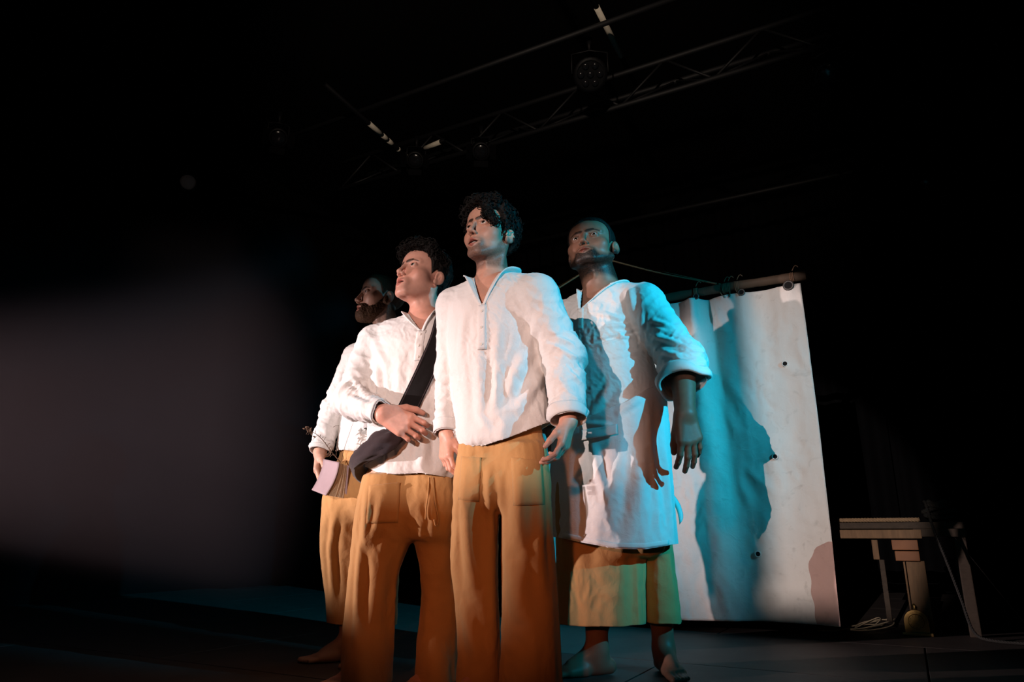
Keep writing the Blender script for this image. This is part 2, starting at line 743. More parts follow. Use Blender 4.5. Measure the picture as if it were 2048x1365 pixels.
pipe('lighting_batten', p0, p1, .024, M['pipe_grey'], 'far lighting pipe running low behind the apron wearer towards the right')
# pipes running away from the viewer: black, their lit stretches painted in a pale colour
def cross_pipe(pa, pb, z, ext, segs, label):
    A, B = PZ(*pa, z), PZ(*pb, z)
    d = nrm_(B - A)
    L = np.linalg.norm(B - A)
    o = empty('cross_pipe', tuple(A))
    tag(o, label, 'pipe')
    pipe('pipe', A - d * ext[0], B + d * ext[1], .020, M['pipe_black'], parent=o)
    for s0, s1 in segs:
        pipe('lit_stretch', A + d * L * s0, A + d * L * s1, .0225, M['pipe_lit'], parent=o)


def nrm_(v):
    return v / np.linalg.norm(v)


cross_pipe((1193, 14), (1242, 112), zg + .10, (1.5, .4), [(0, 1)], 'roof pipe with one long pale stretch of painted light at the top of the picture')
cross_pipe((738, 247), (818, 318), zg - .05, (.6, 1.6), [(.0, .29), (.31, .42), (.45, .56), (.70, .73), (.88, 1.0)], 'roof pipe with short pale patches of painted light above the bag wearer')
cross_pipe((850, 297), (881, 284), zg - .12, (.05, .05), [(0, 1)], 'short roof pipe with an orange tinted end of painted light near the patched pipe')


def stage_lamp(p, aim, label, pale=False, led=False, r=.085, L=.22):
    """can with yoke, hook clamp, lens and front frame"""
    p = Vector(p)
    q = (Vector(aim) - p).normalized()
    o = empty('stage_lamp', p)
    tag(o, label, 'stage lamp', 'lamps in the lighting grid')
    R = q.to_track_quat('Z', 'Y').to_matrix().to_4x4()
    T = Matrix.Translation(p) @ R
    bm = bmesh.new()
    prof = [(-L * .55, r * .35), (-L * .5, r * .75), (-L * .3, r * .95), (L * .5, r), (L * .52, r * 1.12), (L * .58, r * 1.12), (L * .58, r * .90)]
    rings = []
    for z, rr in prof:
        rings.append([bm.verts.new(T @ Vector((rr * math.cos(t), rr * math.sin(t), z))) for t in np.arange(20) * 2 * PI / 20])
    for a, b in zip(rings[:-1], rings[1:]):
        for i in range(20):
            bm.faces.new((a[i], a[(i + 1) % 20], b[(i + 1) % 20], b[i]))
    bm.faces.new(rings[0][::-1])
    bm_obj('housing', bm, M['lamp_black'], o, True)
    if led:
        for kx in [(0, 0)] + [(.62 * math.cos(t), .62 * math.sin(t)) for t in np.arange(6) * PI / 3]:
            bm = bmesh.new()
            bmesh.ops.create_uvsphere(bm, u_segments=12, v_segments=8, radius=r * .24, matrix=T @ Matrix.Translation((kx[0] * r, kx[1] * r, L * .53)) @ Matrix.Diagonal((1, 1, .5, 1)))
            bm_obj('led_lens', bm, M['lens'], o, True)
        bm = bmesh.new()
        bmesh.ops.create_cone(bm, cap_ends=True, segments=20, radius1=r * .95, radius2=r * .95, depth=.006, matrix=T @ Matrix.Translation((0, 0, L * .50)))
        bm_obj('face_plate', bm, M['lamp_black'], o)
    else:
        bm = bmesh.new()
        bmesh.ops.create_uvsphere(bm, u_segments=20, v_segments=10, radius=r * .92, matrix=T @ Matrix.Translation((0, 0, L * .44)) @ Matrix.Diagonal((1, 1, .28, 1)))
        bm_obj('lens', bm, M['lens_pale'] if pale else M['lens'], o, True)
        for s in range(4):
            Rm = T @ Matrix.Rotation(s * PI / 2, 4, 'Z') @ Matrix.Translation((0, r * 1.12, L * .58)) @ Matrix.Rotation(-.6, 4, 'X')
            bm = bmesh.new()
            bmesh.ops.create_cube(bm, size=1, matrix=Rm @ Matrix.Translation((0, 0, r * .55)) @ Matrix.Diagonal((r * 1.7, .003, r * 1.1, 1)))
            bm_obj('barn_door', bm, M['lamp_black'], o)
    # yoke in the plane across the can, then hanger and clamp
    side = (R.to_3x3() @ Vector((1, 0, 0)))
    side = Vector((side.x, side.y, 0)).normalized() if Vector((side.x, side.y, 0)).length > .2 else Vector((1, 0, 0))
    yk = [p + side * r * 1.2, p + side * r * 1.2 + Vector((0, 0, r * 1.5)), p + Vector((0, 0, r * 1.75)), p - side * r * 1.2 + Vector((0, 0, r * 1.5)), p - side * r * 1.2]
    V, F = tube_np([np.array(v) for v in yk], .007, 6)
    child(obj('yoke', V, F, M['lamp_black']), o)
    top = p + Vector((0, 0, r * 1.75))
    V, F = tube_np([np.array(top), np.array(top + Vector((0, 0, .05))), np.array(top + Vector((0, 0, .10)))], [.010, .016, .026], 8)
    child(obj('clamp', V, F, M['lamp_black']), o)
    bm = bmesh.new()
    bmesh.ops.create_uvsphere(bm, u_segments=8, v_segments=6, radius=.006, matrix=T @ Matrix.Translation((0, -r * .98, -L * .3)))
    bm_obj('indicator', bm, M['led_blue'] if led else M['pipe_grey'], o)
    return o


tgt = (0, 3.0, 1.0)
stage_lamp(PZ(1180, 146, zg - .25), (.3, 1.2, .6), 'round lamp with a cluster of small lenses hanging under the truss', led=True, r=.11, L=.16)
stage_lamp(PZ(378, 360, zg - .5), (-1.2, 2.0, .6), 'stage lamp with a pale glowing-looking front at the far upper left', pale=True, r=.075)
stage_lamp(PZ(832, 318, zg - .22), (-.5, 1.0, .5), 'small stage lamp hanging beside the patched roof pipe', r=.07)
stage_lamp(PZ(962, 300, zg - .3), (0, 1.0, .5), 'small stage lamp just above the foremost person in the middle', r=.07)
stage_lamp(PZ(1662, 142, zg - .25), (.8, 2.2, .8), 'stage lamp high at the upper right with a faint bluish rim', r=.10)
stage_lamp(PZ(1855, 365, zg - .35), (.8, 2.5, .8), 'stage lamp at the far right above the canvas and bench', r=.09)
stage_lamp(PZ(556, 272, zg - .3), (-.4, 1.5, .8), 'stage lamp with a small glint left of the thin grey pipe', r=.07)

# the two lamps on stands, out of view: housing, stand and the doors and flags added to shape their beams
def stand_lamp(name, label, pos, d, flags):
    """flags: (name, az0, az1, el0, el1) in degrees off the beam axis, plates half a metre in front of the lamp"""
    root = empty(name, (pos.x, pos.y, 0))
    tag(root, label, 'stage lamp')
    rt_ = d.cross(Vector((0, 0, 1))).normalized()
    up_ = rt_.cross(d).normalized()
    Q = Matrix((rt_, up_, -d)).transposed().to_4x4()
    T = Matrix.Translation(pos) @ Q
    bm = bmesh.new()
    bmesh.ops.create_cone(bm, cap_ends=True, segments=20, radius1=.09, radius2=.07, depth=.34, matrix=T @ Matrix.Translation((0, 0, .20)))
    bm_obj('housing', bm, M['lamp_black'], root)
    tn = lambda g: .5 * math.tan(math.radians(g))
    for nm, a0, a1, e0, e1 in flags:
        x0, x1, y0, y1 = tn(a0), tn(a1), tn(e0), tn(e1)
        bm = bmesh.new()
        bmesh.ops.create_cube(bm, size=1, matrix=T @ Matrix.Translation(((x0 + x1) / 2, (y0 + y1) / 2, -.5)) @ Matrix.Diagonal((x1 - x0, y1 - y0, .003, 1)))
        bm_obj(nm, bm, M['lamp_black'], root)
        if nm == 'flag':
            continue
        ex = x0 if abs(x0) > abs(x1) else x1
        ey = y0 if abs(y0) > abs(y1) else y1
        V, F = tube_np([np.array(T @ Vector((ex, ey, -.5))), np.array(T @ Vector((ex * .8 + .05 * (1 if ex > 0 else -1), ey * .8, -.25))), np.array(T @ Vector((.07 if ex > 0 else -.07, 0, .05)))], .005, 6)
        child(obj('flag_arm', V, F, M['lamp_black']), root)
    kb = pos - d * .22
    V, F = tube_np([np.array((kb.x, kb.y, .02)), np.array((kb.x, kb.y, .9)), np.array((kb.x, kb.y, kb.z - .09))], .017, 10)
    child(obj('stand', V, F, M['lamp_black']), root)
    for k in range(3):
        a_ = k * 2 * PI / 3 + .4
        V, F = tube_np([np.array((kb.x, kb.y, .45)), np.array((kb.x + .2 * math.cos(a_), kb.y + .2 * math.sin(a_), .23)), np.array((kb.x + .4 * math.cos(a_), kb.y + .4 * math.sin(a_), .012))], .011, 8)
        child(obj('stand_leg', V, F, M['lamp_black']), root)


stand_lamp('profile_lamp', 'profile lamp on a tall stand far out in the auditorium, shining on the actors', KEY_POS, KEY_DIR,
           [('barn_door', -30, 3.4, 4.1, 24), ('barn_door', -30, 1.1, -24, -2.8), ('barn_door', 1.1, 3.2, -24, -2.0), ('barn_door', 3.2, 30, -24, -3.6), ('flag', 2.05, 3.4, -3.2, 4.2), ('flag', -30, -3.9, 2.1, 5.0)])
stand_lamp('flood_lamp', 'flood lamp with a cyan gel on a stand out of view at the right', CYAN_POS, CYAN_DIR,
           [('flag', -10.8, -6.0, -30, 12), ('flag', -30, -6.0, -32, -10.5), ('flag', -30, -14.6, -30, 20), ('barn_door', -30, 30, -40, -18)])
stand_lamp('side_lamp', 'low side lamp on a stand out of view at the left, shining through the haze', SIDE_POS, SIDE_DIR,
           [('barn_door', -30, 30, -40, -10.8)])

# ----------------------------------------------------------------- the canvas sail on its yard
S0 = np.array([1.745, 3.985, 0.0])
ST = -E1
S_LEN, S_BOT, S_TOP = 2.05, .065, 2.005


def sail_plane(px, py):
    o, d = ray(px, py)
    o, d = np.array(o), np.array(d)
    t = ((S0 - o) @ E2) / (d @ E2)
    return o + d * t


def sail_uv(px, py):
    p = sail_plane(px, py)
    return (p - S0) @ ST, p[2]


GU = [sail_uv(1578, 575)[0], sail_uv(1484, 588)[0], sail_uv(1395, 598)[0], .95, 1.25, 1.55, 1.85, 2.02]


def sail_pt(u, z):
    u, z = np.broadcast_arrays(np.asarray(u, float), np.asarray(z, float))
    v = (S_TOP - z) / (S_TOP - S_BOT)          # 0 at the yard, 1 at the foot
    # ripples fanning out from each lashing point
    d = .020 * np.sin(u * 7.5 + .9 + 1.2 * v) * (.25 + .75 * v) + .012 * np.sin(u * 17 + 2.2 * v + 1.0) * (1 - .4 * v)
    uf = GU[2] - .02 - .10 * v
    d = d + .065 * np.exp(-((u - uf - .05) / (.05 + .05 * v)) ** 2) * np.clip(1.15 - .9 * v, 0, 1) - .03 * np.exp(-((u - uf + .04) / (.035 + .03 * v)) ** 2) * np.clip(1.1 - 1.2 * v, 0, 1)
    for g in GU[:6]:
        d = d + .010 * np.exp(-((u - g) / (.025 + .25 * v)) ** 2) * np.exp(-v * 5)
    d = d + .035 * np.sin(v * 2.4) * np.sin(u * 1.6 + .4)
    pz = np.stack([u.ravel() * 1.0, z.ravel(), np.zeros(u.size)], 1)
    d = d + (.013 * fbm(pz * (5, 3, 1) + 3, 3) + .008 * ridge(pz @ np.array([[1, .5, 0], [-.4, 1, 0], [0, 0, 1]]) * (8, 4, 1) + 8) * np.clip(.4 + perlin(pz * 3), 0, 1) + .004 * ridge(pz * (21, 13, 1) + 2) * np.clip(.3 + perlin(pz * 5 + 7), 0, 1)).reshape(u.shape)
    sag = np.min([np.abs(u - g) for g in GU], axis=0)
    zz = z - .018 * np.clip(sag, 0, .2) * np.exp(-v * 12) + .012 * np.sin(u * 3.3 + .6) * v ** 6
    uu = u - .012 * np.sin(v * PI) * np.exp(-u / .15)
    return S0 + uu[..., None] * ST - d[..., None] * E2 + zz[..., None] * np.array([0, 0, 1.0])


def canvas_mat(name, c1, c2, c3):
    m, nt, b = mat(name)
    tc = N_(nt, 'ShaderNodeTexCoord')
    n1 = N_(nt, 'ShaderNodeTexNoise')
    n1.inputs['Scale'].default_value = 3.5
    n1.inputs['Detail'].default_value = 9
    n1.inputs['Roughness'].default_value = .65
    n2 = N_(nt, 'ShaderNodeTexNoise')
    n2.inputs['Scale'].default_value = 14
    n2.inputs['Detail'].default_value = 8
    n2.inputs['Distortion'].default_value = 1.0
    n3 = N_(nt, 'ShaderNodeTexNoise')
    n3.inputs['Scale'].default_value = 350
    mp = N_(nt, 'ShaderNodeMapping')
    mp.inputs['Scale'].default_value = (1, 1, .25)
    nt.links.new(tc.outputs['Object'], mp.inputs['Vector'])
    nt.links.new(mp.outputs['Vector'], n1.inputs['Vector'])
    for n in (n2, n3):
        nt.links.new(tc.outputs['Object'], n.inputs['Vector'])
    r1 = N_(nt, 'ShaderNodeValToRGB')
    r1.color_ramp.elements[0].position = .38
    r1.color_ramp.elements[1].position = .62
    r1.color_ramp.elements[0].color = (*c2, 1)
    r1.color_ramp.elements[1].color = (*c1, 1)
    nt.links.new(n1.outputs['Fac'], r1.inputs['Fac'])
    r2 = N_(nt, 'ShaderNodeValToRGB')
    r2.color_ramp.elements[0].position = .60
    r2.color_ramp.elements[1].position = .78
    r2.color_ramp.elements[0].color = (0, 0, 0, 1)
    r2.color_ramp.elements[1].color = (.55, .55, .55, 1)
    nt.links.new(n2.outputs['Fac'], r2.inputs['Fac'])
    mx = N_(nt, 'ShaderNodeMixRGB')
    mx.inputs['Color2'].default_value = (*c3, 1)
    nt.links.new(r2.outputs['Color'], mx.inputs['Fac'])
    nt.links.new(r1.outputs['Color'], mx.inputs['Color1'])
    nt.links.new(mx.outputs['Color'], b.inputs['Base Color'])
    bp = N_(nt, 'ShaderNodeBump')
    bp.inputs['Strength'].default_value = .65
    bp.inputs['Distance'].default_value = .006
    b2 = N_(nt, 'ShaderNodeBump')
    b2.inputs['Strength'].default_value = .15
    b2.inputs['Distance'].default_value = .001
    nt.links.new(n2.outputs['Fac'], bp.inputs['Height'])
    nt.links.new(n3.outputs['Fac'], b2.inputs['Height'])
    nt.links.new(bp.outputs['Normal'], b2.inputs['Normal'])
    nt.links.new(b2.outputs['Normal'], b.inputs['Normal'])
    b.inputs['Roughness'].default_value = .95
    b.inputs['Specular IOR Level'].default_value = .1
    return m


M['canvas'] = canvas_mat('old_sail_canvas', (.84, .79, .73), (.74, .695, .64), (.48, .45, .40))
M['patch'] = canvas_mat('pink_patch', (.56, .36, .31), (.50, .32, .27), (.40, .25, .21))
M['yard'] = simple('weathered_yard_wood', (.10, .062, .038), .75, noise=.5, scale=12, bump=.5, stretch=(1, 1, 1))
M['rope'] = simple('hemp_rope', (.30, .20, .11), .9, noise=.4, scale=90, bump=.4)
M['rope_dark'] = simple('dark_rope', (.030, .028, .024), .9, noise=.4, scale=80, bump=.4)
M['cord'] = simple('thin_cord', (.22, .12, .07), .9)
M['brass'] = simple('old_brass', (.42, .26, .09), .35, metal=.85, noise=.4, scale=40, bump=.3)
M['wood'] = simple('old_bench_wood', (.20, .115, .055), .7, noise=.5, scale=10, bump=.5, stretch=(6, 6, 1))
M['wood_dark'] = simple('dark_bench_wood', (.055, .038, .024), .75, noise=.5, scale=10, bump=.4, stretch=(1, 6, 6))
M['wood_red'] = simple('reddish_board', (.26, .10, .035), .6, noise=.4, scale=8, bump=.4)
M['hole_dark'] = simple('eyelet_dark_disc', (.006, .005, .005), .9)
M['eyelet'] = simple('tarnished_eyelet', (.12, .11, .10), .5, metal=.6)

uu = np.linspace(0, S_LEN, 170)
zz = np.linspace(S_BOT, S_TOP, 150)
G = sail_pt(uu[:, None] + 0 * zz[None], zz[None] + 0 * uu[:, None])
V, F = grid_np(G)
sail = obj('canvas_sail', V, F[:, ::-1], M['canvas'])
md = sail.modifiers.new('thickness', 'SOLIDIFY')
md.thickness = .003
tag(sail, 'large stained off-white canvas sail hanging from a wooden yard behind the apron wearer', 'sail')
# pink strip along the lower right edge
pu, pz_ = sail_uv(1633, 1110)
G = []
for t in np.linspace(0, 1, 30):
    z = S_BOT + .004 + (sail_uv(1662, 1086)[1] - S_BOT) * t
    wl = np.interp(t, [0, .35, .75, .92, 1], [.115, .125, .125, .085, .015]) + .004 * math.sin(t * 21)
    G.append([sail_pt(u, z) - E2 * .004 for u in np.linspace(-.001, wl, 9)])
V, F = grid_np(np.array(G))
o = obj('patch', V, F, M['patch'], sail)
o['label'] = 'pink patch along the lower right edge'
# eyelets
for (px, py, r) in ((1578, 574, .022), (1484, 587, .015), (1395, 597, .014), (1570, 730, .013), (1551, 915, .013), (1517, 1110, .013)):
    u, z = sail_uv(px, py)
    c = sail_pt(u, z)
    n = -E2
    bm = bmesh.new()
    Q = Vector(n).to_track_quat('Z', 'Y').to_matrix().to_4x4()
    T = Matrix.Translation(Vector(c + n * .008)) @ Q
    rings = []
    for rr, zz_ in ((r * 1.5, -.004), (r * 1.35, .002), (r * 1.05, .003), (r * .95, -.001)):
        rings.append([bm.verts.new(T @ Vector((rr * math.cos(t), rr * math.sin(t), zz_))) for t in np.arange(16) * 2 * PI / 16])
    for a, b in zip(rings[:-1], rings[1:]):
        for i in range(16):
            bm.faces.new((a[i], a[(i + 1) % 16], b[(i + 1) % 16], b[i]))
    e = bm_obj('eyelet', bm, M['canvas'] if py > 700 else M['eyelet'], None, True)
    e.parent = sail
    bm = bmesh.new()
    bmesh.ops.create_cone(bm, cap_ends=True, segments=16, radius1=r, radius2=r, depth=.002, matrix=T @ Matrix.Translation((0, 0, -.001)))
    h = bm_obj('hole_dark', bm, M['hole_dark'], None)  # black disc painted for the dark of an open hole
    h.parent = e
# yard
yz = S_TOP + .045
ya = S0 - ST * .035 + np.array([0, 0, yz])
yb = S0 + ST * (S_LEN + .12) + np.array([0, 0, yz])
pts = [ya + (yb - ya) * t + np.array([0, 0, .006 * math.sin(t * 9)]) for t in np.linspace(0, 1, 24)]
V, F = tube_np(pts, [.029 + .0025 * math.sin(i * 1.7) for i in range(24)], 14)
tag(obj('wooden_yard', V, F, M['yard']), 'long round wooden pole from which the canvas sail hangs', 'pole')
# lashings of thin cord
rng = np.random.RandomState(5)
for px in (1395, 1452, 1460, 1478, 1590):
    u = sail_uv(px, 580)[0]
    c = S0 + ST * u + np.array([0, 0, yz])
    turns = 2.2
    th = np.linspace(-1.2, turns * 2 * PI, 40)
    ring = np.array([c + ST * (.004 * t / 3) + .033 * (math.cos(t) * -E2 + math.sin(t) * np.array([0, 0, 1.0])) for t in th])
    tail = np.array([ring[-1] + np.array([0, 0, -1.0]) * s * .10 + ST * .02 * math.sin(s * 3 + px) - E2 * .012 * s for s in np.linspace(.1, 1, 8)])
    tail2 = np.array([c - E2 * .034 + np.array([0, 0, .03]) + np.array([0, 0, 1.0]) * (.03 * math.sin(s * 2.5)) - ST * .035 * s - E2 * .01 for s in np.linspace(0, 1, 8)])
    V, F = join_np([tube_np(ring, .0032, 6), tube_np(tail, .0028, 6), tube_np(tail2, .0026, 6)])
    o = obj('lashing', V, F, M['cord'], sail)
# mast behind the apron wearer and the bridle from its head to the yard
apex = sail_plane(1203, 507) - E2 * -.06
V, F = tube_np([np.array([apex[0], apex[1], 0.0]), np.array([apex[0], apex[1], 1.2]), np.array([apex[0], apex[1], apex[2] + .03])], [.032, .030, .026], 14)
mast = obj('mast', V, F, M['yard'])
tag(mast, 'upright wooden mast hidden behind the apron wearer, carrying the bridle rope', 'mast')


def twisted(pts, r, strands=3, pitch=.035, sides=5):
    pts = np.asarray(pts, float)
    seg = np.r_[0, np.cumsum(np.linalg.norm(np.diff(pts, axis=0), axis=1))]
    n = max(8, int(seg[-1] / (pitch / 6)))
    s = np.linspace(0, seg[-1], n)
    P_ = np.stack([np.interp(s, seg, pts[:, i]) for i in range(3)], 1)
    T = np.gradient(P_, axis=0)
    T /= np.linalg.norm(T, axis=1)[:, None] + 1e-12
    a = np.cross(T, (0.31, 0.17, 0.93))
    a /= np.linalg.norm(a, axis=1)[:, None] + 1e-9
    b = np.cross(T, a)
    out = []
    for k in range(strands):
        ph = s * 2 * PI / pitch + k * 2 * PI / strands
        out.append(tube_np(P_ + r * .5 * (np.cos(ph)[:, None] * a + np.sin(ph)[:, None] * b), r * .58, sides))
    return join_np(out)


def smooth_path(pts, n=40):
    pts = np.asarray(pts, float)
    t = np.linspace(0, 1, len(pts))
    _, cols = hermite_table(t, [pts[:, i] for i in range(3)], n)
    return np.stack(cols, 1)


for (px, lab) in ((1443, 'bridle rope sloping from the yard up to the mast behind the apron wearer'), (1003, 'bridle rope from the mast down to the hidden left end of the yard')):
    u = sail_uv(px, 553 - .1615 * (px - 1600))[0]
    p1 = S0 + ST * u + np.array([0, 0, yz + .028]) - E2 * .01
    p0 = apex + np.array([0, 0, -.02])
    mid = (p0 + p1) / 2 + np.array([0, 0, -.015])
    V, F = twisted(smooth_path([p0, mid, p1], 30), .006, 3, .03)
    tag(obj('bridle_rope', V, F, M['rope']), lab, 'rope')

# ----------------------------------------------------------------- bench with ropes and brass piece at the right
BY = 4.42
bo = P(1655, 1075, BY)
bench = empty('workbench', (bo[0], bo[1], 0))
tag(bench, 'rough wooden workbench in the dark to the right of the canvas sail', 'bench')


def bpt(u, w, z):
    return Vector((bo[0], bo[1], 0)) + Vector(E1 * u + E2 * w) + Vector((0, 0, z))


def bbox(name, u0, u1, w0_, w1, z0, z1, m, bev=.004):
    bm = bmesh.new()
    bm_box(bm, bpt((u0 + u1) / 2, (w0_ + w1) / 2, (z0 + z1) / 2), (u1 - u0, w1 - w0_, z1 - z0), RZ, bev)
    return bm_obj(name, bm, m, bench)


bbox('top_board', -.06, .72, .00, .17, .575, .612, M['wood_dark'])
bbox('top_board', -.06, .72, .18, .36, .575, .612, M['wood_dark'])
bbox('front_rail', -.06, .50, -.035, -.005, .520, .570, M['wood'])
bbox('end_rail', .46, .72, -.03, .0, .53, .575, M['wood_dark'])
for u, w, m in ((-.03, .02, 'wood_dark'), (-.03, .30, 'wood_dark'), (.66, .02, 'wood_dark'), (.66, .30, 'wood_dark')):
    bbox('leg', u, u + .055, w, w + .05, 0, .575, M[m])
bbox('post', .235, .268, .02, .05, .40, .52, M['wood'])
bbox('post', .262, .290, .03, .06, .06, .40, M['wood_dark'])
bbox('board', .34, .475, .02, .05, .455, .515, M['wood_red'])
bbox('board', .35, .475, .015, .045, .395, .450, M['wood_red'])
bbox('upright_plank', .40, .495, .05, .075, .0, .395, M['wood'])
bbox('upright_plank', .385, .395, .05, .075, .0, .395, M['wood'])
# thick twisted rope lying along the bench top
V, F = twisted(smooth_path([np.array(bpt(-.04, .03, .626)), np.array(bpt(.2, .035, .626)), np.array(bpt(.35, .03, .626)), np.array(bpt(.50, .03, .626))], 30), .013, 3, .05, 6)
tag(obj('laid_rope', V, F, M['rope']), 'thick twisted rope laid straight along the bench top', 'rope')
# heap of rope at the right end with a tail hanging to the floor
hp = []
for i in range(160):
    t = i / 159
    a = t * 2 * PI * 5.2
    r = .085 - .03 * t + .012 * math.sin(a * 1.7)
    hp.append(np.array(bpt(.62 + r * 1.1 * math.cos(a), .12 + r * .9 * math.sin(a), .630 + .105 * t + .01 * math.sin(a * 2.3))))
V, F = twisted(hp, .014, 3, .05, 5)
hang = smooth_path([np.array(bpt(.54, .06, .73)), np.array(bpt(.545, -.05, .70)), np.array(bpt(.56, -.09, .58)), np.array(bpt(.60, -.10, .40)), np.array(bpt(.64, -.11, .2)), np.array(bpt(.67, -.13, .05)), np.array(bpt(.74, -.19, .014)), np.array(bpt(.95, -.24, .013))], 50)
V2, F2 = twisted(hang, .008, 3, .04, 5)
V, F = join_np([(V, F), (V2, F2)])
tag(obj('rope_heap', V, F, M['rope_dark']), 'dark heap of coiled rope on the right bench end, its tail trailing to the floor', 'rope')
# loose coil of thin line on the floor
cc = PZ(1742, 1262, 0.0)
hp = []
for i in range(220):
    t = i / 219
    a = t * 2 * PI * 4.3 + .5
    r = .085 + .035 * math.sin(t * 11)
    hp.append(cc + np.array([r * math.cos(a) * 1.2, r * math.sin(a) * .7, .006 + .065 * (.5 + .5 * math.sin(a * 1.0 + 1.0 + t)) * (.3 + .7 * math.sin(t * 3.1))]))
tail = [hp[-1], cc + np.array([-.16, -.03, .012]), cc + np.array([-.24, -.06, .005]), cc + np.array([-.33, -.04, .005])]
M['pale_line'] = simple('pale_line', (.55, .45, .30), .8)
V, F = join_np([tube_np(hp, .0035, 6), tube_np(smooth_path(tail, 14), .0035, 6)])
tag(obj('line_coil', V, F, M['pale_line']), 'loose coil of thin pale line on the floor below the bench', 'rope')
# arched brass piece leaning under the bench
bc = np.array(bpt(.41, -.05, 0))
brass = empty('brass_clock', tuple(bc))
tag(brass, 'small arched brass clock-like ornament standing on the floor under the bench', 'ornament')


def arch(r, h, dep, y0, z0=0.0, n=16):
    """arched slab outline extruded along E2"""
    pr = [(-r, z0), (r, z0)] + [(r * math.cos(t), h + r * math.sin(t)) for t in np.linspace(0, PI, n)]
    bm = bmesh.new()
    f = [bm.verts.new(Vector(bc + E1 * x + E2 * y0) + Vector((0, 0, z))) for x, z in pr]
    b = [bm.verts.new(Vector(bc + E1 * x + E2 * (y0 + dep)) + Vector((0, 0, z))) for x, z in pr]
    bm.faces.new(f)
    bm.faces.new(b[::-1])
    for i in range(len(pr)):
        j = (i + 1) % len(pr)
        bm.faces.new((f[i], b[i], b[j], f[j]))
    bmesh.ops.recalc_face_normals(bm, faces=bm.faces)
    return bm


bm_obj('case', arch(.060, .075, .05, 0, .014), M['brass'], brass)
bm_obj('arch_frame', arch(.050, .075, .008, -.008, .03), M['brass'], brass)
bm = bmesh.new()
bm_box(bm, Vector(bc + E2 * .02) + Vector((0, 0, .0095)), (.15, .075, .017), RZ, .003)
bm_obj('base', bm, M['brass'], brass)
Qd = Vector(-E2).to_track_quat('Z', 'Y').to_matrix().to_4x4()
bm = bmesh.new()
bmesh.ops.create_cone(bm, cap_ends=True, segments=24, radius1=.040, radius2=.037, depth=.006, matrix=Matrix.Translation(Vector(bc - E2 * .012) + Vector((0, 0, .075))) @ Qd)
dial = bm_obj('dial', bm, M['brass'], brass)
for k in range(12):
    a = k * PI / 6
    bm = bmesh.new()
    bm_box(bm, Vector(bc - E2 * .016 + E1 * .031 * math.cos(a)) + Vector((0, 0, .075 + .031 * math.sin(a))), (.004, .003, .004), RZ)
    child(bm_obj('marker', bm, M['wood_dark'], None), dial)
    bpy.data.objects[-1] if False else None
V, F = tube_np([bc + np.array([0, 0, .134]) + E2 * .02, bc + np.array([0, 0, .145]) + E2 * .02, bc + np.array([0, 0, .155]) + E2 * .02, bc + np.array([0, 0, .168]) + E2 * .02], [.016, .008, .013, .003], 10)
child(obj('finial', V, F, M['brass']), brass)

# ----------------------------------------------------------------- thin bank of stage haze at the left of the stage
bm = bmesh.new()
bm_box(bm, (-2.15, 3.35, 1.0), (2.3, 2.1, 1.96))
hz = bm_obj('haze', bm, None)
m = bpy.data.materials.new('stage_haze')
m.use_nodes = True
nt = m.node_tree
nt.nodes.clear()
out = nt.nodes.new('ShaderNodeOutputMaterial')
vs = nt.nodes.new('ShaderNodeVolumeScatter')
vs.inputs['Density'].default_value = .028
vs.inputs['Color'].default_value = (1, .82, .88, 1)
nt.links.new(vs.outputs[0], out.inputs['Volume'])
hz.data.materials.append(m)
hz['kind'] = 'stuff'
tag(hz, 'thin stage haze catching the side light at the left', 'haze')

# ================================================================= people
def nrm(v):
    v = np.asarray(v, float)
    return v / np.linalg.norm(v)


